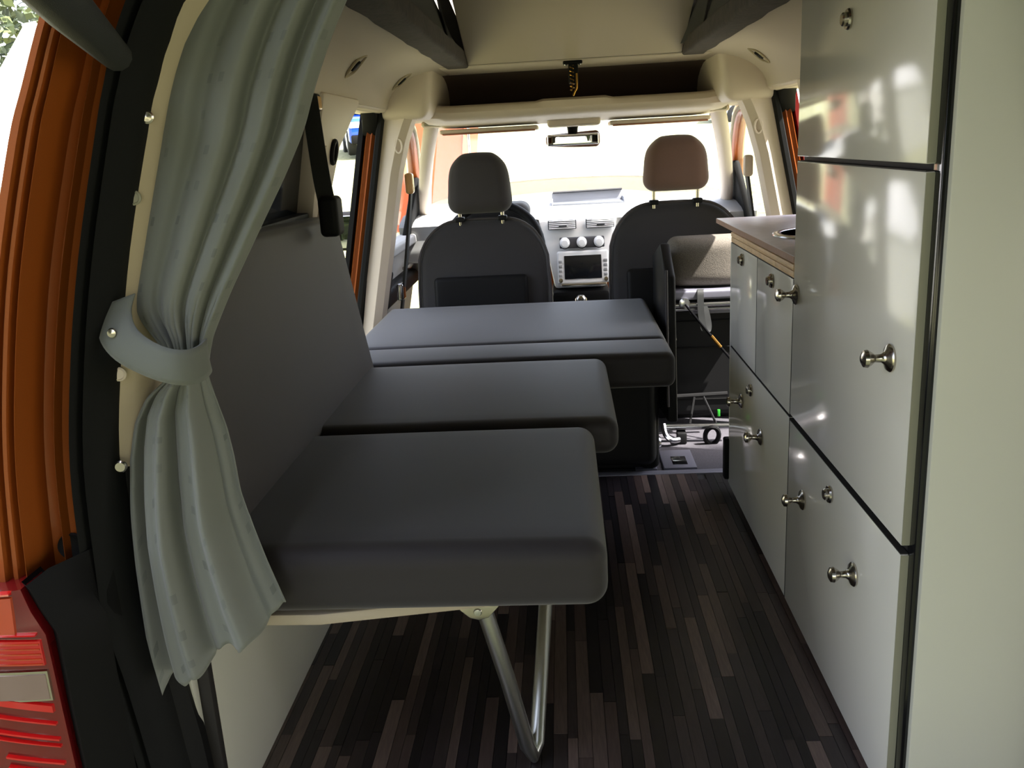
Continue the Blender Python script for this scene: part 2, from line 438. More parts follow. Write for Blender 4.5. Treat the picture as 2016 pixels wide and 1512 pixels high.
# cantrail behind opening (outer skin above door)
for s, r in ((-1, WL), (1, WR)):
    f = wall(s)
    prism('cantrail', [f(2.2, 1.09, .005), f(3.55, 1.09, .005), f(3.55, 1.15, .0), f(2.2, 1.15, .0)], (s*.1, 0, 0), cream, r, bevel=.008)

# ---------------------------------------------------------------- roof opening: rails, board, canvas, roof
ceil = thing('ceiling', None, None, (X0, 2, 1.21), kind='structure')
for s, y0 in ((-1, 1.12), (1, 1.12)):
    a, b = X0+s*.325, X0+s*.395
    def wob(w, u): return (w[0]+.0015*math.sin(w[1]*31), w[1], w[2]+.0012*math.sin(w[1]*23))
    rbox('roof_rail', (min(a, b), y0, 1.203), (max(a, b), 2.88, 1.25), .008, foam, ceil, n=24, k=2, fn=wob)
    prism('canvas_side', [(X0+s*.345, 1.12, 1.25), (X0+s*.345, 2.9, 1.245), (X0+s*.42, 2.9, 1.34), (X0+s*.45, 1.12, 1.75)], (s*.004, 0, 0), canvas, ceil, bevel=0)
    # headliner return beside the rail
box('front_crossbar', (X0-.33, 2.855, 1.212), (X0+.335, 2.885, 1.226), foam, ceil, bevel=.003)
box('headliner_front', (X0-.42, 2.885, 1.208), (X0+.42, 3.62, 1.235), creamfab, ceil, bevel=.004)
prism('pop_up_roof', [(X0-.52, .98, 1.80), (X0+.52, .98, 1.80), (X0+.5, 3.2, 1.33), (X0-.5, 3.2, 1.33)], (0, 0, .05), whitep, ceil, bevel=.01)
prism('canvas_rear', [(X0-.5, 1.11, 1.25), (X0+.5, 1.11, 1.25), (X0+.5, 1.08, 1.79), (X0-.5, 1.08, 1.79)], (0, -.004, 0), canvas, ceil, bevel=0)
for s in (-1, 1):
    prism('canvas_gusset', [(X0+s*.30, 2.875, 1.224), (X0+s*.38, 2.875, 1.24), (X0+s*.345, 2.6, 1.25), (X0+s*.36, 2.35, 1.46), (X0+s*.34, 2.6, 1.36)], (s*.003, 0, 0), canvas, ceil, bevel=0)
box('rear_header', (X0-.42, .99, 1.205), (X0+.42, 1.14, 1.25), creamfab, ceil, bevel=.006)

bb = thing('bed_board', 'beige bed board tilted up above the front of the roof opening', 'board', (X0, 2.85, 1.228))
dv = Vector((0, -.9165, .40)).normalized()
A = Vector((X0-.325, 2.865, 1.226)); B = Vector((X0+.325, 2.865, 1.226))
prism('panel', [A, B, B+dv*1.7, A+dv*1.7], dv.cross(Vector((1, 0, 0)))*-.018, boardm, bb, bevel=.004)
nb = dv.cross(Vector((1, 0, 0))).normalized()
if nb.z > 0: nb = -nb
for s in (-1, 1):
    for i, (dx, dd) in enumerate(((.275, .05), (.292, .085), (.281, .118), (.262, .055))):
        lathe('bolt', [(.0055, 0), (.0055, .001), (.004, .003), (0, .0036)], Vector((X0+s*dx, 2.865, 1.226))+dv*(dd*.8)+nb*.0002, nb, chrome, bb, n=12)

lat = thing('roof_latch', 'dark roof latch with brass spring hanging at the front edge of the roof opening', 'latch', (.046, 2.89, 1.208))
rbox('bracket', (.016, 2.885, 1.198), (.076, 2.905, 1.2085), .004, black, lat, n=2)
for x in (.024, .068):
    lathe('screw', [(.005, 0), (.004, .003), (0, .004)], (x, 2.895, 1.1982), (0, 0, -1), steel, lat, n=10)
rbox('lever', (.032, 2.885, 1.14), (.062, 2.897, 1.20), .004, black, lat, n=2)
tube('spring', [(.042+.006*math.cos(i*.9), 2.882+.006*math.sin(i*.9), 1.195-.0016*i) for i in range(48)], .0015, brass, lat, n=5)
tube('hook', [(.056, 2.882, 1.17), (.056, 2.882, 1.13), (.05, 2.882, 1.118), (.044, 2.882, 1.105)], .003, brass, lat, n=6, sub=3)

# ---------------------------------------------------------------- overhead shelf, header, windscreen
sh = thing('overhead_shelf', 'open overhead shelf with a dark recess above the windscreen', 'shelf', (X0, 3.3, 1.05))
prof = [(3.135, 1.102), (3.115, 1.106), (3.095, 1.098), (3.088, 1.082), (3.10, 1.066), (3.16, 1.055), (3.28, 1.046), (3.44, 1.038), (3.47, 1.045), (3.47, 1.06), (3.2, 1.075), (3.135, 1.085)]
S = []
for x in np.linspace(-.47, .57, 41):
    t = abs(x-X0)/.52; lift = .022*max(0, (t-.8)/.2)**2; mid = .006 if abs(x-X0) < .115 else 0
    S.append([(x, y+.02*max(0, (t-.8)/.2)**2, z+(lift if z > 1.08 else lift*.3)+(mid if y < 3.2 and z > 1.09 else 0)) for y, z in prof])
V, F = loftvf(S, True, True); finish('front_lip', V, F, cream, sh, angle=45)
box('shelf_floor', (-.46, 3.13, 1.08), (.56, 3.62, 1.094), shelfshade, sh, bevel=0)
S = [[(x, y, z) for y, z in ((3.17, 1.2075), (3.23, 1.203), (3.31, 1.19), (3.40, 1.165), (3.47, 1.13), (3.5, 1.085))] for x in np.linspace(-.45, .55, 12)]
V, F = loftvf(S); finish('recess_roof', V, F, shelfshade, sh)
for s in (-1, 1):
    r = WL if s < 0 else WR
    def cz(w, u): return (w[0]+s*.03*(1-u[2])*.6, w[1], w[2])
    rbox('front_corner_trim', (min(X0+s*.435, X0+s*.60), 2.93, 1.065), (max(X0+s*.435, X0+s*.60), 3.52, 1.26), .03, cream, r, n=4, fn=cz)
hc = rbox('console_light', (-.045, 3.30, 1.022), (.145, 3.47, 1.052), .01, cream, sh, n=4)
for s, nm in ((-1, 'left'), (1, 'right')):
    v = thing('sun_visor', 'folded up cream sun visor above the %s side of the windscreen' % ('driver' if s < 0 else 'passenger'), 'sun visor', (X0+s*.3, 3.4, 1.03), 'sun visors above the windscreen')
    a, b = sorted((X0+s*.13, X0+s*.49))
    rbox('visor_pad', (a, 3.34, 1.018), (b, 3.5, 1.034), .007, cream, v, n=4)
    box('visor_edge', (a+.01, 3.338, 1.014), (b-.01, 3.35, 1.02), mat('visor edge %d' % s, (160, 108, 86), .7), v, bevel=.002)
    t = thing('cabin_light', 'oval cabin lamp in the header above the %s' % ('driver' if s < 0 else 'passenger'), 'lamp', (X0+s*.515, 3.35, 1.056), 'cabin lamps in the header')
    def ov(w, u): return w
    rbox('bezel', (X0+s*.515-.035, 3.30, 1.044), (X0+s*.515+.035, 3.345, 1.066), .01, cream, t, n=4)
    rbox('lens', (X0+s*.515-.024, 3.294, 1.049), (X0+s*.515+.024, 3.306, 1.061), .0055, edgem, t, n=3)
wsc = prism('window_3', [(-.46, 3.47, 1.045), (.56, 3.47, 1.045), (.74, 4.38, .70), (-.64, 4.38, .70)], (0, .002, .004), glassm, bevel=0); tag(wsc, kind='structure')
for s in (-1, 1):
    r = WL if s < 0 else WR
    top = Vector((X0+s*.515, 3.42, 1.07)); bot = Vector((X0+s*.665, 4.02, .62)); S = []
    for t in np.linspace(0, 1, 9):
        c = top.lerp(bot, t)+Vector((s*.012*math.sin(math.pi*t), 0, .025*math.sin(math.pi*t)))
        w = .052-.012*t
        S.append([c+Vector((s*dx*w/.04, dy, 0)) for dx, dy in ((-.012, .03), (-.006, .0), (.004, -.012), (.02, -.012), (.03, .0), (.03, .05), (-.012, .05))])
    V, F = loftvf(S, True, True); finish('a_pillar_trim', V, F, cream, r, angle=50)

rm = thing('rear_view_mirror', 'rear view mirror hanging under the windscreen header', 'mirror', (.047, 3.5, .975))
def mshape(w, u): return (w[0], w[1]-.012*(1-u[0]**2)*(1 if u[1] < 0 else 0)*0, w[2]+.010*(u[0]*.5)*u[2]-.003*(1-u[0]**2)*(1 if u[2] < 0 else 0))
rbox('housing', (-.056, 3.50, .95), (.15, 3.535, 1.002), .018, mat('mirror housing', (110, 70, 48), .5), rm, n=6, fn=mshape)  # dark housing coloured brown, a reflection of the interior put into it
rbox('mirror_glass', (-.05, 3.494, .955), (.144, 3.503, .997), .004, mirm, rm, n=4, k=2)
tube('stem', [(.047, 3.52, .995), (.047, 3.51, 1.02), (.047, 3.5, 1.04)], [.018, .021, .027], trimblk, rm, n=12)

# ---------------------------------------------------------------- front doors, dashboard, wheel
def front_door(side, lab):
    f = wall(side); d = thing('front_door', lab, 'car door', (f(3.5, 0, .04)[0], 3.5, 0), 'front doors of the van')
    prism('door_card', [f(3.13, -.05, .02), f(4.15, -.05, .02), f(4.15, .60, .02), f(3.13, .60, .02)], (side*.05, 0, 0), dashm, d, bevel=.015)
    V, F = rboxvf((0, 3.2, .40), (.06, 3.95, .47), .02, 6)
    V = [(f(0, .44)[0]-side*(x-.03), y, z) for x, y, z in V]; finish('armrest', V, F, black, d, angle=80)
    rbox('sill_top', (min(f(0, .6)[0]-side*.02, f(0, .6)[0]+side*.06), 3.14, .585), (max(f(0, .6)[0]-side*.02, f(0, .6)[0]+side*.06), 4.1, .625), .012, dashm, d, n=4)
    P = [f(4.12, .62, .035), f(3.98, .76, .035), f(3.78, .93, .035), f(3.55, 1.045, .03), f(3.35, 1.075, .03), f(3.16, 1.07, .03), f(3.14, .9, .03), f(3.13, .62, .03)]
    V, F = tubevf(P, .03, 10, 4); finish('window_frame', V, F, orange, d)
    V, F = tubevf([Vector(p)-Vector((side*.024, 0, .012)) for p in P], .008, 8, 4); finish('frame_seal', V, F, edgem, d)
    prism('sail_panel', [f(4.14, .61, .005), f(3.99, .765, .005), f(3.90, .835, .005), f(3.80, .86, .005), f(3.72, .61, .005)], (side*.03, 0, 0), trimblk, d, bevel=.01)
    prism('door_glass', [f(3.13, .61, .03), f(3.75, .61, .03), f(3.82, .87, .03), f(3.55, 1.04, .03), f(3.15, 1.06, .03)], (side*.003, 0, 0), glassm, d, bevel=0)
    h = tube('door_handle', [f(3.62, .50, -.005), f(3.64, .50, -.02), f(3.74, .50, -.02), f(3.76, .50, -.005)], .008, chrome, d, n=8)
    return d
front_door(-1, 'left front door with orange window frame beside the driver'); front_door(1, 'right front door with orange window frame beside the passenger seat')
def door_mirror(side, lab):
    f = wall(side); c = Vector((X0+side*.975, 3.9, .64))
    d = thing('door_mirror', lab, 'wing mirror', c, 'exterior mirrors of the van')
    def sh_(w, u): return (w[0], w[1]+.05*(1-u[0]**2)*(1-u[2]**2)*(1 if u[1] > 0 else 0), w[2])
    rbox('shell', c-Vector((.085, .03, .085)), c+Vector((.085, .04, .085)), .03, black, d, n=6, fn=sh_)
    rbox('mirror_glass', c-Vector((.07, .036, .07)), c-Vector((-.07, .026, -.07)), .0045, mirm, d, n=4)
    tube('arm', [c-Vector((side*.07, -.02, .05)), c-Vector((side*.19, -.02, .055))], .018, black, d, n=10)
door_mirror(-1, 'dark wing mirror outside the left door, seen past the backrest'); 

da = thing('dashboard', 'sun-paled dashboard with centre console below the windscreen', 'dashboard', (X0, 3.9, .3))
prof = [(3.79, .60), (3.775, .652), (3.80, .668), (3.9, .69), (4.15, .70), (4.40, .705), (4.40, .55), (3.9, .45), (3.78, .5)]
S = []
for x in np.linspace(-.70, .80, 31):
    hump = .035*math.exp(-((x+.27)/.13)**2)
    S.append([(x, y, z+(hump if z > .64 and y < 4.1 else 0)) for y, z in prof])
V, F = loftvf(S, True, True); finish('top_pad', V, F, dashm, da, angle=40)
cz = lambda z: 3.69+.02*(z-.40)/.26
prism('centre_console', [(-.108, 3.70, .66), (.222, 3.70, .66), (.20, 3.70, .54), (.165, 3.70, .385), (-.045, 3.70, .385), (-.075, 3.70, .54)], (0, .1, 0), consolem, da, bevel=.012)
box('lower_console', (-.06, 3.6, -.01), (.18, 3.9, .38), black, da, bevel=.02)
for x0 in (-.066, .091):
    v = box('air_vent', (x0, 3.682, .618), (x0+.118, 3.692, .656), ventm, da, bevel=.003)
    for k in range(5):
        box('vent_slat', (x0+.004, 3.674, .6215+k*.0072), (x0+.114, 3.686, .6255+k*.0072), consolem, v, bevel=.0008)
    box('vent_tab', (x0+.045, 3.670, .630), (x0+.078, 3.678, .636), ventm, v, bevel=.001)
cp = rbox('climate_panel', (-.02, 3.676, .543), (.165, 3.688, .586), .005, ventm, da, n=3)
for x in (.001, .071, .142):
    k = lathe('climate_knob', [(.021, 0), (.021, .008), (.016, .012), (.0155, .022), (.013, .025), (0, .0255)], (x, 3.678, .566), (0, -1, -.05), consolem, da, n=24)
    lathe('knob_ring', [(.0225, 0), (.0225, .004), (.02, .006)], (x, 3.6775, .563), (0, -1, 0), black, k, n=24)
rb = rbox('radio_bezel', (-.032, 3.672, .405), (.178, 3.69, .532), .008, consolem, da, n=3)
box('screen', (-.004, 3.669, .424), (.149, 3.674, .515), screenm, da, bevel=.002)
for s in (-.02, .165):
    for k in range(4):
        box('radio_button', (s-.007, 3.669, .434+k*.018), (s+.007, 3.674, .444+k*.018), dashm, rb, bevel=.001)
    lathe('radio_dial', [(.009, 0), (.008, .008), (0, .009)], (s, 3.673, .42), (0, -1, 0), chrome, rb, n=16)
box('chrome_strip', (-.02, 3.664, .398), (.165, 3.676, .407), chrome, da, bevel=.002)
box('dash_slab', (-.045, 4.02, .69), (.27, 4.14, .703), slabgrey, da, bevel=.002)  # blue grey slab with a raised rim on the dash top
V, F = joinvf([boxvf((-.05, 4.14, .695), (.275, 4.155, .745)), boxvf((-.05, 4.02, .69), (-.045, 4.155, .72)), boxvf((.27, 4.02, .69), (.275, 4.155, .72))])
finish('dash_slab_rim', V, F, mat('grey slab rim', (150, 152, 160), .5), da, bevel=.001)
tube('dash_slab_bar', [(-.045, 4.135, .747), (.27, 4.135, .75)], .005, ventm, da, n=8)
lathe('gear_knob', [(.0, 0), (.012, .002), (.014, .05), (.022, .07), (.022, .09), (.012, .102), (0, .104)], (.055, 3.35, .30), (0, 0, 1), chrome, da, n=18)

for o in da.children_recursive:
    if o.name.split('.')[0] in ('centre_console', 'air_vent', 'vent_slat', 'vent_tab', 'climate_panel', 'climate_knob', 'knob_ring', 'radio_bezel', 'screen', 'radio_button', 'radio_dial', 'chrome_strip'):
        for v in o.data.vertices: v.co.y += (v.co.z-.225)*.45
sw = thing('steering_wheel', 'black steering wheel behind the driver seat headrest', 'steering wheel', (-.28, 3.5, .57))
c = Vector((-.28, 3.48, .575)); ax = Vector((0, -.9, .43)).normalized(); u = Vector((1, 0, 0)); w = ax.cross(u)
tube('rim', [c+u*(.19*math.cos(a))+w*(.19*math.sin(a)) for a in np.linspace(0, 2*math.pi, 49)[:-1]], .017, black, sw, n=12, closed=True)
lathe('hub', [(.0, .02), (.05, .02), (.07, .0), (.06, -.04), (.03, -.12), (0, -.12)], c, ax, black, sw)
for an in (0, math.pi, -math.pi/2):
    dd = u*math.cos(an)+w*math.sin(an); tube('spoke', [c+dd*.05, c+dd*.185], .013, consolem, sw, n=8)
rbox('cluster_cowl', (-.42, 3.72, .62), (-.14, 3.92, .735), .04, black, sw if False else da, n=6)

# ---------------------------------------------------------------- front seats
def front_seat(cx, lab, zoff, top, hz, hm):
    t = thing('front_seat', lab, 'car seat', (cx, 3.15, 0), 'front seats')
    # backrest outline lofted front to back
    hw = .228
    out = []
    for i in range(48):
        a = 2*math.pi*i/48; cx_ = math.cos(a); sz = math.sin(a); e = .42
        x = hw*np.sign(cx_)*abs(cx_)**e; z = np.sign(sz)*abs(sz)**e
        zz = .28+(z*.5+.5)*(top-.28)
        k = (zz-.28)/(top-.28); x *= 1-.26*max(0, (k-.62)/.38)**2.0-.02*k
        out.append((x, zz))
    S = []
    for dy, sc in ((0, .86), (.012, .95), (.035, 1.0), (.07, 1.0), (.11, .97), (.125, .88)):
        S.append([(cx+x*sc, 2.985+dy+.13*(zz-.45), .28+(zz-.28)*(1-(1-sc)*.5)+0) for x, zz in out])
    V, F = loftvf(S, True, True); finish('backrest', V, F, seatm, t, angle=60)
    pip = [(cx+x*1.0, 3.0+.13*(zz-.45), zz) for x, zz in out]
    tube('piping', pip, .0045, seatside, t, n=6, closed=True)
    V, F = rboxvf((cx-.17, 2.962, .30), (cx+.15, 2.992, .545), .02, 8)
    V = [(x, y+.13*(z-.45), z) for x, y, z in V]; finish('back_pocket', V, F, black, t, angle=80)
    rbox('seat_base', (cx-.25, 3.02, .22), (cx+.25, 3.5, .36), .05, seatm, t, n=6)
    box('seat_frame', (cx-.22, 3.05, -.01), (cx+.22, 3.45, .24), black, t, bevel=.02)
    # headrest
    h0, h1 = hz
    def hs(w_, u_):
        x, y, z = w_; k = (z-h0)/(h1-h0); n = x-cx
        n *= 1.0-.14*k-.22*max(0, (k-.55)/.45)**2.2
        y += .02*(1-u_[0]**2)*(1 if u_[1] < 0 else -.3)*-1*.4
        return (cx+n, y, z+.006*(1-u_[0]**2)*k)
    h = rbox('headrest', (cx-.112, 2.985, h0), (cx+.112, 3.075, h1), .044, hm, t, n=10, k=6, fn=hs)
    for s in (-1, 1):
        tube('headrest_post', [(cx+s*.072, 3.035, top-.02), (cx+s*.072, 3.03, h0+.03)], .006, chrome, t, n=10)
        rbox('post_collar', (cx+s*.072-.016, 3.018, top-.008), (cx+s*.072+.016, 3.05, top+.008), .005, black, t, n=2)
    return t
front_seat(-.278, 'dark grey driver seat with headrest, in front of the steering wheel', 0, .733, (.752, .945), headm)
front_seat(.375, 'dark grey passenger seat with headrest, behind the worktop end', 0, .758, (.794, .966), mat('brown headrest fabric', (96, 70, 58), .85, noise=.08, nscale=900, bump=.15, bscale=1200, sheen=.3))

# hanging seat belts at the B pillars
def front_belt(side, lab):
    f = wall(side); t = thing('seat_belt', lab, 'seat belt', f(3.04, .9, -.07), 'front seat belts')
    top = Vector(f(3.08, .86, -.075))
    rbox('belt_guide', top-Vector((.014, .02, .035)), top+Vector((.014, .02, .035)), .01, amber if side < 0 else cream, t, n=3)
    P = [top, Vector(f(3.11, .6, -.085)), Vector(f(3.13, .36, -.09)), Vector(f(3.12, .28, -.09))]
    S = [[p+Vector((0.004*0, -.004, 0)), p+Vector((.008*-side, -.006, 0)), p+Vector((.008*-side, .034, 0)), p+Vector((0, .034, 0))] for p in smoothpath(P, 5)]
    V, F = loftvf(S, True, True); finish('webbing', V, F, strapm, t)
    b = top.lerp(P[2], .75)
    rbox('tongue', b-Vector((.012, .03, .03)), b+Vector((.012, .03, .03)), .008, steel, t, n=2)
front_belt(-1, 'seat belt hanging on the left pillar beside the driver seat'); front_belt(1, 'seat belt hanging on the right pillar beside the passenger seat')

# ---------------------------------------------------------------- bench and cushions
bn = thing('bench', 'white bench box along the left side with a folding tube leg', 'bench', (-.55, 1.5, 0))
box('front_panel', (-.545, 1.10, .0), (-.53, 2.3, .337), whitem, bn, bevel=.001)
box('end_panel', (-.62, 1.085, .0), (-.53, 1.10, .337), gapm, bn, bevel=.001)
box('edge_strip', (-.560, 1.066, .0), (-.546, 1.084, .335), whitem, bn, bevel=.003)
prism('bed_board', [(-.60, 1.09, .338), (-.36, 1.085, .338), (-.10, 1.13, .338), (.0, 1.2, .338), (.04, 2.1, .338), (-.60, 2.1, .338)], (0, 0, .017), boardm, bn, bevel=.003)
lg = thing
hinge = Vector((-.145, 1.17, .336))
foot = Vector((-.082, 1.225, .015))
leg = tube('leg', [hinge, hinge.lerp(foot, .5), foot+Vector((-.008, -.004, .02)), foot, foot+Vector((.006, .014, .012)), Vector((-.058, 1.45, .17)), Vector((-.028, 1.66, .337))], .0125, alu, bn, n=14)
br = prism('leg_bracket', [(-.174, 1.125, .340), (-.112, 1.125, .340), (-.128, 1.125, .322), (-.142, 1.125, .318), (-.155, 1.125, .322)], (0, .004, 0), chrome, bn, bevel=.001)
lathe('rivet', [(.0065, 0), (.005, .003), (0, .004)], (-.143, 1.1255, .331), (0, -1, 0), steel, br, n=14)

def cushion(name, lo, hi, r, m, label, puff=.006, cat='cushion', group='bed cushions'):
    def fn(w, u):
        z = w[2]+(puff*(1-u[0]**2)*(1-u[1]**2) if u[2] > 0 else 0)
        return (w[0], w[1], z)
    o = rbox(name, lo, hi, r, m, n=14, k=5, fn=fn, origin=((lo[0]+hi[0])/2, (lo[1]+hi[1])/2, lo[2]))
    return tag(o, label, cat, group)
cushion('seat_cushion', (-.55, 1.075, .356), (.042, 1.600, .455), .03, cushm, 'dark seat cushion nearest the open tailgate, over the tube leg')
cushion('seat_cushion', (-.55, 1.606, .384), (.09, 2.118, .458), .028, cushm, 'middle seat cushion with rounded corner between the rear and front cushions')
cushion('bed_cushion', (-.62, 2.126, .368), (.262, 2.312, .457), .022, cushm, 'narrow bolster cushion strip just beyond the middle cushion')
cushion('bed_cushion', (-.60, 2.316, .368), (.262, 2.935, .457), .022, cushm, 'large flat front cushion touching the backs of the front seats')
# backrest cushion leaning on the left wall
def backrest():
    V, F = rboxvf((0, 1.10, 0), (.07, 2.128, .40), .014, 12, 4)
    out = []
    for x, y, z in V:
        zz = z*(1-.06*(y-1.1)/1.03)+.012*(z/.4)
        out.append((-.553+x-.085*z/.4*(.7), y-.02*z, .44+zz))
    o = finish('backrest_cushion', out, F, backm, angle=80, origin=(-.52, 1.6, .44))
    return tag(o, 'long brown grey backrest cushion leaning on the left wall behind the curtain', 'cushion')
backrest()
# folded rear seat base under the front cushion
fb = thing('folded_rear_seat', 'black folded seat base under the front cushion, next to the floor plate', 'car seat', (.0, 2.7, -.008))
rbox('base_block', (-.45, 2.50, .02), (.252, 2.92, .36), .03, black, fb, n=6)
rbox('side_cover', (.2, 2.53, .0), (.262, 2.9, .31), .02, trimblk, fb, n=4)
lathe('lock_ring', [(.018, 0), (.022, .006), (.018, .012), (.012, .012), (.012, 0)], (.262, 2.62, .055), (1, 0, 0), steel, fb, n=16)
box('foot_rail', (-.4, 2.56, -.008), (.22, 2.9, .025), black, fb, bevel=.004)

fs = thing('tumbled_seat', 'folded passenger side rear seat showing its underside, strap and floor hooks', 'car seat', (.45, 2.85, -.008))
prism('side_panel', [(.285, 2.52, .15), (.285, 2.90, .10), (.285, 2.92, .60), (.285, 2.70, .66), (.285, 2.56, .58)], (.03, 0, 0), black, fs, bevel=.008)
tube('panel_edge', [(.287, 2.54, .60), (.287, 2.53, .42), (.287, 2.52, .2)], .004, seatside, fs, n=6)
def bow(w, u): return (w[0], w[1]-.03*(1-u[0]**2)*(1 if u[1] < 0 else 0), w[2])
rbox('backrest', (.33, 2.845, .50), (.64, 2.955, .655), .035, meshm, fs, n=8, fn=bow)
bd = rbox('underside', (.325, 2.90, .05), (.64, 2.97, .47), .02, black, fs, n=4)
for z in (.375, .285, .105):
    box('seam', (.33, 2.895, z), (.63, 2.902, z+.004), trimblk, bd, bevel=.001)
rbox('top_ledge', (.335, 2.79, .466), (.64, 2.90, .496), .008, metalpl, fs, n=3)
tube('frame_bar', [(.33, 2.80, .449), (.63, 2.80, .451)], .008, steel, fs, n=12)
tube('frame_bar', [(.34, 2.83, .43), (.63, 2.83, .43)], .006, steel, fs, n=10)
box('bracket_plate', (.40, 2.87, .405), (.63, 2.90, .435), metalpl, fs, bevel=.003)
lp = [(.422, 2.80, .499), (.420, 2.786, .49), (.420, 2.782, .45), (.423, 2.78, .41), (.431, 2.777, .372), (.441, 2.78, .366), (.445, 2.785, .385), (.440, 2.79, .42), (.433, 2.795, .445)]
S = [[p+Vector((-.010, 0, 0)), p+Vector((-.010, -.003, 0)), p+Vector((.010, -.003, 0)), p+Vector((.010, 0, 0))] for p in smoothpath(lp, 4)]
V, F = loftvf(S, True, True); finish('pull_strap', V, F, strapm, fs)
tube('strut_rod', [(.372, 2.785, .455), (.436, 2.775, .372), (.545, 2.77, .235)], .004, blackgl, fs, n=8)
lathe('strut_eye', [(.010, 0), (.018, .003), (.018, .01), (.010, .012)], (.370, 2.795, .456), (0, -1, 0), steel, fs, n=16)
tube('strut_sleeve', [(.452, 2.774, .352), (.482, 2.773, .314)], .0055, brass, fs, n=8)
tube('release_lever', [(.335, 2.84, .42), (.338, 2.83, .36), (.345, 2.83, .33)], .008, steel, fs, n=8)
tube('foot_bar', [(.305, 2.80, .045), (.52, 2.79, .045)], .011, steel, fs, n=10)
tube('foot_bar', [(.33, 2.86, .13), (.52, 2.86, .135)], .008, black, fs, n=8)
for a, b in (((.41, 2.85, .13), (.39, 2.81, .05)), ((.44, 2.85, .13), (.475, 2.81, .05))):
    tube('foot_link', [a, b], .004, black, fs, n=6)
for x in (.315, .478):
    box('green_tag', (x, 2.80, .075), (x+.009, 2.806, .098), greenp, fs, bevel=.001)
tube('floor_hook', [(.300, 2.785, .06), (.305, 2.765, .03), (.325, 2.76, .012), (.35, 2.77, .01)], .009, steel, fs, n=8, sub=3)
tube('floor_hook', [(.455+.022*math.sin(a), 2.765-.01*math.cos(a), .022+.032*math.cos(a)) for a in np.linspace(0, 2*math.pi, 19)[:-1]], .008, black, fs, n=8, closed=True)
box('foot_block', (.345, 2.77, -.006), (.375, 2.81, .03), black, fs, bevel=.003)

# ---------------------------------------------------------------- kitchen cabinets on the right
XF = .434
def knob_at(parent, y, z):
    o = lathe('knob', [(.0, 0), (.0185, .0), (.0195, .003), (.017, .006), (.009, .009), (.0058, .014), (.0055, .022), (.0095, .027), (.0125, .032), (.0115, .037), (.006, .040), (0, .0405)], (XF, y, z), (-1, 0, 0), chrome, parent, n=24, origin=(XF, y, z))
    return o
def lock_at(parent, y, z):
    o = lathe('push_lock', [(.0, 0), (.0145, .0), (.0155, .003), (.014, .006), (.0098, .006), (.0098, .011), (.008, .013), (0, .0132)], (XF, y, z), (-1, 0, 0), chrome, parent, n=24, origin=(XF, y, z))
    return o
tc = thing('tall_cabinet', 'tall glossy white cabinet with three doors, nearest on the right', 'cabinet', (.55, 1.4, 0))
box('carcass', (XF+.0125, 1.118, .02), (.62, 1.709, 1.10), gapm, tc, bevel=.001)
box('carcass_top', (XF+.0125, 1.118, 1.10), (.50, 1.709, 1.198), gapm, tc, bevel=.001)
prism('rear_panel', [(XF+.0185, 1.083, 0), (.66, 1.083, 0), (.66, 1.083, 1.0), (.635, 1.083, 1.08), (.51, 1.083, 1.197), (XF+.0185, 1.083, 1.197)], (0, .03, 0), whitem, tc, bevel=.002)
box('gasket', (XF+.011, 1.092, .01), (XF+.0195, 1.119, 1.196), blackgl, tc, bevel=.001)
def cdoor(root, y0, y1, z0, z1, name='door', edge=True):
    d = box(name, (XF, y0, z0), (XF+.011, y1, z1), white, root, bevel=.0012)
    if edge: box('edge_band', (XF+.0003, y0-.0012, z0+.001), (XF+.0108, y0+.0006, z1-.001), edgem, d, bevel=0)
    else: box('edge_band', (XF+.0003, y0-.0016, z0+.001), (XF+.0108, y0+.0006, z1-.001), gapm, d, bevel=0)  # dark bands on door edges hold the gap's shade in their colour
    box('top_band', (XF+.0003, y0+.001, z1-.0006), (XF+.0108, y1-.001, z1+.0014), gapm, d, bevel=0)
    return d
d = cdoor(tc, 1.112, 1.7085, .921, 1.196); lock_at(d, 1.43, 1.122)
d = cdoor(tc, 1.112, 1.7085, .424, .912); knob_at(d, 1.187, .665); knob_at(d, 1.683, .668)
d = cdoor(tc, 1.112, 1.7085, .018, .411); knob_at(d, 1.288, .291); knob_at(d, 1.59, .290); lock_at(d, 1.424, .370)
lc = thing('low_cabinet', 'low white kitchen cabinet with wooden pull out boards under the worktop', 'cabinet', (.54, 2.03, 0))
box('carcass', (XF+.0125, 1.7115, .02), (.66, 2.348, .719), gapm, lc, bevel=.001)
d = cdoor(lc, 1.7135, 2.0325, .421, .6925, edge=False); lock_at(d, 1.882, .664)
d = cdoor(lc, 2.0375, 2.35, .421, .6925, edge=False); lock_at(d, 2.195, .668)
d = cdoor(lc, 1.7135, 2.35, .02, .4155, edge=False); knob_at(d, 2.182, .311); knob_at(d, 1.956, .292); lock_at(d, 2.069, .372)
box('end_panel', (XF+.001, 2.351, .02), (.66, 2.365, .692), whitem, lc, bevel=.001)
rbox('end_catch', (XF-.012, 2.355, .03), (XF+.02, 2.385, .15), .006, trimblk, lc, n=2)
rail = box('pull_out_board', (XF-.001, 1.7125, .7085), (XF+.06, 2.352, .7205), woodm, lc, bevel=.002)
for a, b in ((1.7125, 1.862), (1.8635, 2.10), (2.1015, 2.352)):
    box('wood_front', (XF, a, .6945), (XF+.05, b, .7075), woodm, lc, bevel=.0015)
wt = thing('worktop', 'grey oak worktop with a round sink between the tall cabinet and passenger seat', 'worktop', (.53, 2.05, .735))
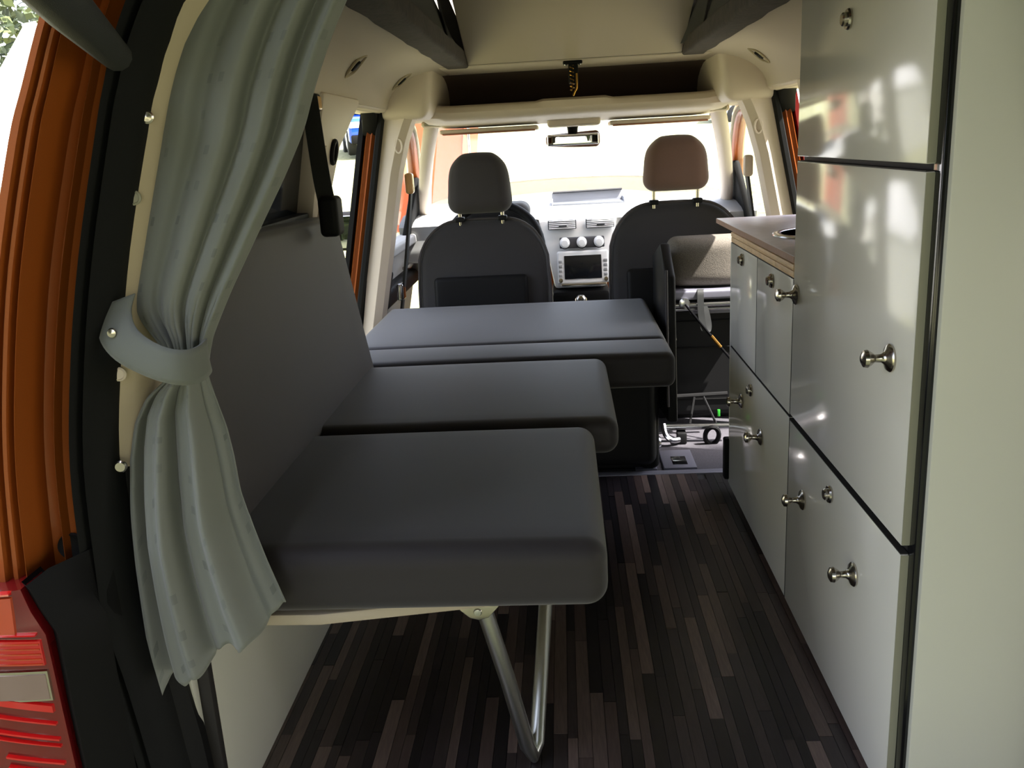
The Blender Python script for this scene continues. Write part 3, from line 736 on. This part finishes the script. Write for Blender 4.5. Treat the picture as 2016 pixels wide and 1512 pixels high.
# worktop plate with a round opening for the sink
def worktop():
    cx, cy, r = .595, 2.07, .103; lo = (.4348, 1.7125); hi = (.70, 2.585); n = 40; z0, z1 = .7225, .736
    inn, outp = [], []
    for i in range(n):
        a = 2*math.pi*i/n; dx, dy = math.cos(a), math.sin(a)
        inn.append((cx+r*dx, cy+r*dy))
        t = min(((hi[0]-cx)/dx if dx > 0 else (lo[0]-cx)/dx) if abs(dx) > 1e-6 else 9, ((hi[1]-cy)/dy if dy > 0 else (lo[1]-cy)/dy) if abs(dy) > 1e-6 else 9)
        outp.append([cx+t*dx, cy+t*dy])
    for cxx, cyy in ((lo[0], lo[1]), (hi[0], lo[1]), (lo[0], hi[1]), (hi[0], hi[1])):
        k = min(range(n), key=lambda i: (outp[i][0]-cxx)**2+(outp[i][1]-cyy)**2); outp[k] = [cxx, cyy]
    S = [[(*p, z0) for p in inn], [(*p, z0) for p in outp], [(*p, z1) for p in outp], [(*p, z1) for p in inn]]
    S.append(S[0]); V, F = loftvf(S, True)
    finish('top', V, F, lamin, wt, bevel=.001)
    box('front_edge', (.4338, 1.7125, .723), (.4349, 2.585, .7352), lamedge, wt, bevel=0)
    s = lathe('sink_bowl', [(.103, 0), (.10, -.03), (.085, -.10), (.03, -.115), (0, -.116), (0, -.118), (.09, -.104), (.106, -.03), (.106, 0)], (cx, cy, .736), (0, 0, 1), blackgl, wt, n=40)
    lathe('sink_rim', [(.1, 0), (.1, .004), (.108, .006), (.118, .003), (.119, 0)], (cx, cy, .7363), (0, 0, 1), steel, wt, n=40)
worktop()

# ---------------------------------------------------------------- rear body: pillar ring, seal, trims
RING = [(-.58, -.10, -.69, -.10), (-.586, .05, -.695, .05), (-.592, .176, -.70, .2), (-.606, .317, -.70, .33), (-.620, .418, -.70, .42), (-.618, .491, -.692, .5), (-.608, .627, -.674, .64),
        (-.584, .75, -.652, .75), (-.551, .874, -.62, .87), (-.506, 1.009, -.573, 1.0), (-.489, 1.056, -.547, 1.055), (-.467, 1.110, -.512, 1.125), (-.425, 1.169, -.47, 1.195), (-.34, 1.215, -.38, 1.265), (-.2, 1.238, -.21, 1.30), (.05, 1.245, .05, 1.31)]
RING = RING+[(2*X0-a, b, 2*X0-c, d) for a, b, c, d in RING[-2::-1]]
vb = thing('van_body', 'orange rear pillar frame of the van with black door seal at the left edge', 'van body', (X0, .95, 0))
def ringvf(fr, rows, closed=False):
    S = []
    for a, b, c, d in rows:
        S.append([(c+(a-c)*f, y, d+(b-d)*f) for f, y in fr])
    return loftvf(S, closed, False)
rs = []
P4 = smoothpath([Vector((a, b, 0)) for a, b, c, d in RING], 4); Q4 = smoothpath([Vector((c, d, 0)) for a, b, c, d in RING], 4)
rs = [(p.x, p.y, q.x, q.y) for p, q in zip(P4, Q4)]
sect = [(-.3, 1.4), (-.12, 1.0), (-.06, .945), (0, .925), (.14, .925), (.17, .938), (.22, .94), (.25, .93), (.30, .932), (.33, .945), (.38, .948), (.40, .936), (.43, .934), (.46, .955), (.50, .985), (.62, .992), (.72, .993), (.76, .975), (.80, .972), (.84, .985), (1.0, .995), (1.05, 1.05)]
up = [r for r in rs if True]
V, F = ringvf(sect, up); finish('d_pillar', V, F, orange, vb, angle=30)
# side skin forward of the pillar
for s in (-1, 1):
    prism('side_skin', [(X0+s*.755, 1.35, -.12), (X0+s*.755, 2.2, -.12), (X0+s*.725, 2.2, .78), (X0+s*.725, 1.35, .78)], (s*.02, 0, 0), orange, vb, bevel=.004)
# rubber seal as a swept profile with two ribs
def seal_sec(a, b, c, d):
    n = Vector((a-c, b-d)).normalized()
    return [(a+n.x*(k*.56+.010), y, b+n.y*(k*.56+.010)) for k, y in ((-.008, 1.0), (-.006, .975), (.0, .962), (.006, .975), (.012, .985), (.020, .972), (.026, .985), (.034, 1.0), (.046, 1.015), (.052, 1.035), (.05, 1.06), (-.008, 1.03))]
V, F = loftvf([seal_sec(*r) for r in rs], True, True); finish('rubber_seal', V, F, rubber, vb, angle=50)
# cream inner trim strip with press studs
tr = [(z, x) for x, z in ((-.40, 1.152), (-.425, 1.128), (-.446, 1.103), (-.463, 1.072), (-.477, 1.041), (-.491, 1.008), (-.52, .91), (-.547, .817), (-.57, .719), (-.589, .604))]
S = []
for z, x in tr:
    S.append([(x-.006, 1.026, z), (x+.004, 1.022, z), (x+.030, 1.036, z-.004), (x+.046, 1.06, z-.006), (x+.046, 1.09, z-.006), (x-.006, 1.09, z)])
V, F = loftvf(S, True, True); ts = finish('inner_trim', V, F, beige, vb, angle=50)
def stud(x, y, z, m=chrome, r=.0075, parent=ts, nm='press_stud'):
    return lathe(nm, [(r, 0), (r, .0025), (r*.75, .004), (r*.7, .0032), (r*.35, .0036), (0, .004)], (x, y, z), (.25, -1, 0), m, parent, n=16)
stud(-.466, 1.024, 1.022); stud(-.552, 1.026, .724, cream, .009, nm='screw_cap'); stud(-.498, 1.026, .934, edgem, .009, nm='screw_cap')
lathe('trim_cap', [(.018, 0), (.017, .004), (.014, .002), (0, .002)], (-.628, .985, .515), (.1, -1, 0), rubber, vb, n=24)
# black lower trim beside the lamp
S = []
for z, xl in ((.503, -.655), (.497, -.651), (.47, -.642), (.438, -.628), (.40, -.628), (.337, -.629), (.256, -.628), (.1, -.628), (-.1, -.628)):
    zi = z+.012*(1 if z > .49 else 0)
    S.append([(xl, .955, z), (xl, .915, z), (xl+.012, .905, z), (xl+.03, .925, zi), (xl+.045, .955, zi), (-.60, .975, zi), (-.59, 1.0, zi)])
V, F = loftvf(S); finish('lower_trim', V, F, trimblk, vb, angle=50)
S = []
for z, x in ((.61, -.592), (.55, -.60), (.49, -.60), (.42, -.602), (.32, -.59), (.18, -.575), (0, -.565), (-.1, -.562)):
    S.append([(x, 1.03, z), (x+.02, 1.035, z), (x+.035, 1.055, z), (x+.03, 1.08, z), (x-.03, 1.08, z)])
V, F = loftvf(S, True, True); finish('inner_lower_trim', V, F, black, vb, angle=40)
# bonnet in front
S = []
for y in np.linspace(4.45, 5.5, 8):
    t = (y-4.45)/1.05
    S.append([(X0+k*.72, y, .80-.10*t*t-.10*abs(k)**3-.02*t) for k in np.linspace(-1, 1, 15)])
V, F = loftvf(S); finish('bonnet', V, F, orange, vb)
box('scuttle', (-.68, 4.38, .6), (.78, 4.5, .70), black, vb, bevel=.01)
box('front_end', (-.68, 4.5, -.25), (.78, 5.5, .55), orange, vb, bevel=.08)
box('underfloor', (-.7, .95, -.25), (.8, 4.5, -.05), black, vb, bevel=.01)

tl = thing('tail_light', 'red tail lamp with clear reversing window at the lower left corner', 'tail lamp', (-.70, .91, .2))
def tlx(z): return float(np.interp(z, [-.1, .256, .337, .438, .47, .507], [-.63, -.630, -.631, -.632, -.645, -.653]))
S = []
for z in np.linspace(-.1, .498, 41):
    xr = tlx(z); row = []
    for k in np.linspace(0, 1, 13):
        x = xr-(.19)*k; row.append((x, .905-.03*math.sin(min(k*1.6, 1)*math.pi/2)+.10*max(0, k-.55)**1.6, z-.0*k))
    S.append(row+[(xr-.19, 1.0, z), (xr, .95, z)])
V, F = loftvf(S, True, True); finish('lens', V, F, redd, tl, angle=50)
def tlband(name, z0, z1, x0, x1, m, slope=-.30, pr=.004):
    """slanted raised band on the lens; x0 (outer) .. x1 (inner)"""
    A_, B_ = [], []
    for k in np.linspace(0, 1, 8):
        x = x0+(x1-x0)*k; dz = slope*(x-x1); 
        for lst, z in ((A_, z0), (B_, z1)):
            zz = z+dz; kk = max(0, (tlx(zz)-x)/.19); yy = .905-.03*math.sin(min(kk*1.6, 1)*math.pi/2)+.10*max(0, kk-.55)**1.6
            lst.append(Vector((x, yy, zz)))
    S = [[a+Vector((0, .002, 0)), a+Vector((0, -pr, .001)), b+Vector((0, -pr, -.001)), b+Vector((0, .002, 0))] for a, b in zip(A_, B_)]
    V, F = loftvf(S, True, True); return finish(name, V, F, m, tl, angle=35)
tlband('amber_lens', .446, .492, -.76, -.660, orl, -.12)
tlband('top_rib', .494, .498, -.76, -.660, redl, -.12, .006)
tlband('top_rib', .440, .4435, -.76, -.640, redl, -.2, .006)
tlband('brake_lens', .400, .434, -.75, -.637, redl, -.22)
for k in range(5): tlband('brake_rib', .402+k*.0066, .405+k*.0066, -.75, -.638, orl, -.22, .006)
tlband('reversing_frame', .352, .394, -.690-.01, -.636, chrome, -.2, .004)
tlband('reversing_lens', .3555, .3905, -.694, -.638, clear, -.2, .0055)
for z, hgt, x0 in ((.336, .011, -.70), (.318, .004, -.70), (.296, .0045, -.70), (.287, .0035, -.70), (.262, .0045, -.695), (.248, .004, -.695), (.226, .006, -.69), (.206, .004, -.69), (.186, .0045, -.75), (.166, .004, -.75), (.146, .004, -.75)):
    tlband('red_rib', z, z+hgt, x0, -.638, redl, -.44, .005)

# tailgate raised overhead with its gas strut
tg = thing('tailgate', 'raised tailgate overhead whose black strut crosses the orange pillar top left', 'tailgate', (X0, .9, 1.34))
prism('shell', [(X0-.5, .985, 1.325), (X0+.5, .985, 1.325), (X0+.56, -.15, 1.52), (X0-.56, -.15, 1.52)], (0, 0, .05), orange, tg, bevel=.02)
prism('inner_trim', [(X0-.46, .86, 1.325), (X0+.46, .86, 1.325), (X0+.50, -.1, 1.498), (X0-.50, -.1, 1.498)], (0, 0, .012), trimblk, tg, bevel=.004)
tube('gas_strut', [(-.462, .965, 1.082), (-.43, .82, 1.108), (-.39, .62, 1.145), (-.37, .3, 1.30), (-.36, .1, 1.43)], [.016, .022, .022, .02, .01], strapm, tg, n=12)

# ---------------------------------------------------------------- curtain and tieback
def curtain():
    upz = [1.19, 1.165, 1.135, 1.094, 1.045, 1.0, .95, .896, .854, .811, .785, .76]
    xl = [-.385, -.395, -.418, -.441, -.460, -.471, -.488, -.506, -.519, -.531, -.524, -.500]
    xr = [-.205, -.213, -.232, -.255, -.278, -.295, -.323, -.357, -.383, -.410, -.425, -.440]
    rows = []
    for k in range(72):
        z = 1.19-(1.19-.76)*k/71
        rows.append((z, z, float(np.interp(-z, [-q for q in upz], xl)), float(np.interp(-z, [-q for q in upz], xr))))
    rows += [(.75, .752, -.496, -.441), (.738, .745, -.494, -.443), (.725, .737, -.493, -.446), (.715, .73, -.494, -.451)]
    lt = [(.715, -.494), (.69, -.532), (.66, -.552), (.615, -.566), (.545, -.577), (.474, -.582), (.4, -.585), (.323, -.587), (.274, -.586)]
    rt = [(.73, -.451), (.70, -.446), (.677, -.442), (.64, -.434), (.60, -.430), (.55, -.428), (.512, -.42), (.447, -.404), (.386, -.386)]
    for k in range(1, 73):
        t = k/72*8; i = min(int(t), 7); f = t-i
        a = [lt[i][j]+(lt[i+1][j]-lt[i][j])*f for j in (0, 1)]; b = [rt[i][j]+(rt[i+1][j]-rt[i][j])*f for j in (0, 1)]
        rows.append((a[0], b[0], a[1], b[1]))
    # soften the outline
    R = np.array(rows)
    for _ in range(6): R[1:-1, 2:] = (R[:-2, 2:]+2*R[1:-1, 2:]+R[2:, 2:])/4
    N = 150; nr = len(R); S = []; uv = []; vlen = 0
    for i, (za, zb, xa, xb) in enumerate(R):
        s = i/(nr-1); wid = xb-xa
        tie = math.exp(-((i-73.5)/9.0)**2)            # closeness to the tie
        below = i > 75
        A_ = (.012+.014*min(1, abs(i-73.5)/45)) if not below else (.010+.022*min(1, (i-75)/40))
        vlen += .0065
        row = []
        for j in range(N+1):
            u = j/N
            if not below:
                ph = 2*math.pi*(1.6*u+2.0*u*u)
                w = math.sin(ph+.9*s)+.45*math.sin(2.1*ph+1.2)*(.4+.6*tie)+.3*math.sin(4.3*ph+.5)*tie
                w += -.9*math.exp(-((u-.04)/.05)**2)*(1-tie)
                big = -.045*math.sin(math.pi*u)**1.2*(1-tie)*.55
            else:
                ph = 2*math.pi*(2.7*u+.2)
                w = math.sin(ph+.5*s)+.4*math.sin(2.3*ph+.7)+.25*math.sin(4.7*ph)*math.exp(-(i-75)/14)
                big = -.05*math.sin(math.pi*min(1, u*1.15))*min(1, (i-75)/45)
            uu = u+.018*math.sin(ph*1.0+.4)*(1-tie)
            x = xa+wid*uu
            z = za+(zb-za)*u
            if below:
                tb = (i-75)/72; z += tb*(.013*max(0, math.sin(ph+.5*s+2.2))*(1 if u > .12 else .2)-.003*math.sin(3*ph))
                z -= tb*.016*math.exp(-((u-.05)/.06)**2)
            amp = (.35+.65*u) if not below else 1
            amp = amp+(1-amp)*tie
            y = 1.048-.016*s-A_*w*.55*amp+big*.6-.010*tie*math.sin(math.pi*u)
            if u < .05: y += (.05-u)*.5
            row.append((x, y, z)); uv.append((u, vlen))
        S.append(row)
    V, F = loftvf(S)
    o = finish('curtain', V, F, curtm, uvs=uv, angle=180, origin=(-.47, 1.04, .3), recalc=False)
    md = o.modifiers.new('thick', 'SOLIDIFY'); md.thickness = .0016
    tag(o, 'grey curtain with small darker squares gathered at the left of the tailgate opening', 'curtain')
curtain()
def tieback():
    P = [(-.527, 1.012, .818), (-.532, 1.003, .800), (-.527, .992, .783), (-.513, .983, .768), (-.49, .976, .755), (-.467, .972, .746), (-.449, .975, .741), (-.439, .988, .739), (-.436, 1.01, .740), (-.442, 1.04, .742), (-.46, 1.06, .745)]
    Wd = [(.019, 0, .006), (.021, 0, .008), (.021, 0, .012), (.016, 0, .017), (.008, 0, .02), (.003, 0, .021), (0, 0, .021), (0, 0, .021), (0, 0, .021), (0, 0, .021), (0, 0, .021)]
    Pp = smoothpath(P, 4); Ww = smoothpath(Wd, 4); A_ = []
    for p, w_ in zip(Pp, Ww):
        row = []
        for k in np.linspace(-1, 1, 7):
            row.append(p+w_*k+Vector((0, -.0035*(1-k*k), 0)))
        A_.append(row)
    V, F = loftvf(A_); t = thing('tieback', 'grey cloth tieback band holding the gathered curtain', 'tieback', (-.49, .99, .74))
    o = finish('band', V, F, tiem, t, angle=180, recalc=False); md = o.modifiers.new('thick', 'SOLIDIFY'); md.thickness = .003; md.offset = 0
    lathe('press_stud', [(.006, 0), (.005, .003), (0, .004)], (-.53, .986, .783), (.1, -1, 0), chrome, t, n=14)
    lathe('end_stud', [(.008, 0), (.008, .003), (.006, .005), (0, .005)], (-.566, 1.018, .607), (.2, -1, 0), chrome, vb if False else t, n=16)
tieback()
# rear belt hanging behind the curtain
bt = thing('rear_seat_belt', 'dark seat belt hanging in front of the left rear pillar, behind the curtain', 'seat belt', (-.53, 2.0, 1.1))
P = [Vector((-.548, 2.03, 1.10)), Vector((-.530, 1.98, 1.0)), Vector((-.512, 1.93, .92)), Vector((-.500, 1.91, .86))]
S = [[p+Vector((-.020, -.010, 0)), p+Vector((.018, -.012, 0)), p+Vector((.018, -.009, 0)), p+Vector((-.020, -.007, 0))] for p in smoothpath(P, 5)]
V, F = loftvf(S, True, True); finish('webbing', V, F, strapm, bt)
rbox('buckle', (-.518, 1.875, .80), (-.476, 1.935, .885), .012, black, bt, n=3)
tube('cable', [wl(1.72, 1.05, -.01), wl(1.74, .98, -.012), wl(1.70, .9, -.012), wl(1.72, .8, -.01)], .004, edgem, bt, n=6, sub=4)

# ---------------------------------------------------------------- things outside
def car(name, label, paint, loc, rz, L=4.3, Wd=1.8, H=1.6, van=False):
    t = thing(name, label, 'vehicle', loc)
    Rz = Matrix.Rotation(rz, 3, 'Z'); lo = Vector(loc)
    def put(nm, V, F, m, parent=t, **k):
        return finish(nm, [lo+Rz @ Vector(v) for v in V], F, m, parent, **k)
    h = Wd/2
    if van:
        pf = [(-L/2, .35), (L/2-.1, .35), (L/2, .7), (L/2-.15, 1.05), (L/2-.8, 1.25), (L/2-1.3, H), (-L/2+.1, H), (-L/2, H-.1)]
    else:
        pf = [(-L/2, .4), (L/2-.1, .3), (L/2, .6), (L/2-.05, .95), (L/2-1.2, 1.08), (-L/2+.05, 1.08)]
    V, F = prismvf([(-h, y, z) for y, z in pf], (Wd, 0, 0)); put('body', V, F, paint, bevel=.09, seg=3)
    if not van:
        cp_ = [(L/2-1.15, 1.05), (L/2-1.9, H), (-L/2+.5, H), (-L/2+.1, 1.05)]
        V, F = prismvf([(-h+.1, y, z) for y, z in cp_], (Wd-.2, 0, 0)); put('cabin', V, F, paint, bevel=.07, seg=3)
        S = [[(-h+.2, L/2-1.17, 1.10), (h-.2, L/2-1.17, 1.10), (h-.28, L/2-1.84, H-.06), (-h+.28, L/2-1.84, H-.06)]]
        V, F = prismvf(S[0], (0, .03, .03)); put('windscreen', V, F, carwin)
        for s in (-1, 1):
            V, F = prismvf([(s*(h-.095), y, z) for y, z in ((L/2-1.35, 1.1), (L/2-1.95, H-.09), (-L/2+.7, H-.09), (-L/2+.4, 1.1))], (s*.015, 0, 0)); put('side_window', V, F, carwin)
    else:
        V, F = prismvf([(-h+.12, L/2-.78, 1.28), (h-.12, L/2-.78, 1.28), (h-.2, L/2-1.24, H-.08), (-h+.2, L/2-1.24, H-.08)], (0, .03, .03)); put('windscreen', V, F, carwin)
        for s in (-1, 1):
            V, F = prismvf([(s*(h-.005), y, z) for y, z in ((L/2-1.0, 1.2), (L/2-1.4, H-.2), (-L/2+.3, H-.2), (-L/2+.3, 1.2))], (s*.012, 0, 0)); put('side_window', V, F, carwin)
    V, F = boxvf((-h*.62, L/2-.06, .62), (h*.62, L/2+.015, .82)); put('grille', V, F, black, bevel=.02)
    V, F = boxvf((-h+.05, L/2-.12, .28), (h-.05, L/2+.03, .52)); put('bumper', V, F, trimblk, bevel=.04)
    for s in (-1, 1):
        V, F = rboxvf((s*h*.8-.17, L/2-.14, .7), (s*h*.8+.17, L/2+.02, .86), .05, 2); put('headlight', V, F, consolem)
        for y in (-L/2+.85, L/2-.85):
            V, F = lathevf([(.2, -.02), (.31, -.0), (.34, .04), (.34, .18), (.31, .22), (.2, .24)], (s*(h-.2), y, .34), (s, 0, 0), 28); w_ = put('wheel', V, F, tyre)
            V, F = lathevf([(.0, .25), (.06, .26), (.2, .235), (.2, .2)], (s*(h-.2), y, .34), (s, 0, 0), 20); put('hub_cap', V, F, consolem, w_)
    return t
car('blue_car', 'blue car on the grass seen through the left sliding door opening', bluep, (-5.35, 26.6, gz(-5.3, 26)), math.radians(196), H=1.62)
car('white_van', 'white van on the grass seen through the right door opening', whitep, (7.4, 30.5, gz(7.4, 29)-.1), math.radians(80), L=4.9, H=2.1, van=True)
cv = thing('marquee', 'white marquee with a peaked roof in full sun at the far left edge', 'tent', (-5.1, 9, -.6))
S = []
for k in range(9):
    t = k/8; r = .05+2.1*t; z = 2.36-1.5*t**.55
    S.append([(-5.1+r*math.cos(a)*(1/max(abs(math.cos(a)), abs(math.sin(a))))*.9, 9+r*math.sin(a)*(1/max(abs(math.cos(a)), abs(math.sin(a))))*.9, z) for a in np.linspace(0, 2*math.pi, 33)[:-1]])
V, F = loftvf(S, True, False); finish('roof_cloth', V, F, whitep, cv, angle=60)
V, F = joinvf([boxvf((-5.1-1.9, 9-1.9, gz(-5, 7)-.05), (-5.1+1.9, 9-1.88, .9)), boxvf((-5.1+1.88, 9-1.9, gz(-3, 9)-.4), (-5.1+1.9, 9+1.9, .9)), boxvf((-5.1-1.9, 9-1.9, -.6), (-5.1-1.88, 9+1.9, .9))])
finish('wall_cloth', V, F, whitep, cv)
for sx_, sy_ in ((-1, -1), (1, -1), (1, 1), (-1, 1)):
    tube('post', [(-5.1+sx_*1.86, 9+sy_*1.86, gz(-5.1+sx_*1.86, 9+sy_*1.86)-.02), (-5.1+sx_*1.86, 9+sy_*1.86, .9)], .03, alu, cv)
tt = thing('tent', 'pale orange tent wall beyond the left part of the windscreen', 'tent', (-1.7, 12, gz(-1.7, 12)))
g0 = gz(-1.7, 12)
prism('front_cloth', [(-2.55, 12, g0), (-1.40, 12, g0), (-1.30, 12, 1.0), (-1.22, 12, 1.5), (-1.9, 12, 1.9), (-2.55, 12, 1.5)], (0, .01, 0), tentm, tt, bevel=0)
prism('side_cloth', [(-1.40, 12.01, g0), (-1.30, 12.01, 1.0), (-1.22, 12.01, 1.5), (-1.22, 14, 1.5), (-1.40, 14, g0+.1)], (.01, 0, 0), tentm, tt, bevel=0)
tube('pole', [(-1.2, 11.98, gz(-1.2, 12)), (-1.2, 11.98, 1.55)], .02, steel, tt)

def tree(label, x, y, h, cr, seed, nl, core=False, zc=.6, zr=.45, big=1.0):
    rg = random.Random(seed); zb = gz(x, y); t = thing('tree', label, 'tree', (x, y, zb), 'trees behind the van')
    tr_ = [Vector((x, y, zb-.1)), Vector((x+.1, y, zb+h*.3)), Vector((x-.05, y+.1, zb+h*.75))]
    tube('trunk', tr_, [.22, .17, .08], bark, t, n=10)
    V, F, mi = [], [], []
    for k in range(nl):
        while True:
            p = Vector((rg.uniform(-1, 1), rg.uniform(-1, 1), rg.uniform(-1, 1)))
            if .25 < p.length < 1: break
        c = Vector((x+p.x*cr, y+p.y*cr, zb+h*zc+p.z*h*zr)); d = Vector((rg.gauss(0, 1), rg.gauss(0, 1), rg.gauss(0, .6))).normalized(); e = d.orthogonal().normalized()
        s = rg.uniform(.09, .2)*big; n = len(V)
        V += [c-d*s, c+e*s*.45, c+d*s, c-e*s*.45]; F.append((n, n+1, n+2, n+3)); mi.append(rg.choice((0, 0, 1, 2)))
    o = finish('foliage', V, F, leafs[0], t, smooth=False, merge=False, recalc=False)
    for m_ in leafs[1:]: o.data.materials.append(m_)
    o.data.polygons.foreach_set('material_index', mi); o['kind'] = 'stuff'
tree('leafy tree at the top left corner, left of the white marquee', -12.5, 17, 9.5, 4.2, 3, 9000)
tree('leafy tree at the top left corner, right half behind the strut', -10.2, 27, 9.5, 3.2, 5, 7000)

tree('unseen dense tree added behind the camera to shade the open tailgate', -4.6, -7.2, 8.5, 3.2, 11, 9000, zc=.5, zr=.5, big=2.0)  # unseen trees, added to dim the light at the tailgate
tree('unseen dense tree added for shade behind the camera to the right', 8.8, -6.0, 8.5, 3.0, 12, 9000, zc=.5, zr=.5, big=2.0)
tree('unseen tall tree added right of the rear end to shade the ground at the tailgate', 4.2, -1.8, 9.0, 3.2, 13, 15000, zc=.6, zr=.42, big=2.0)

tree('low bushy tree added on the slope ahead on the left to dim the cabinet door reflections', -5.6, 15, 3.4, 1.7, 21, 6000, zc=.5, zr=.55)  # added out of direct view to darken bright reflections in the doors
tree('unseen broad tree added for shade close behind the tailgate, between two taller trees', 2.0, -5.8, 8.5, 3.1, 31, 15000, zc=.58, zr=.42, big=2.0)  # unseen, added to shade the ground behind the van
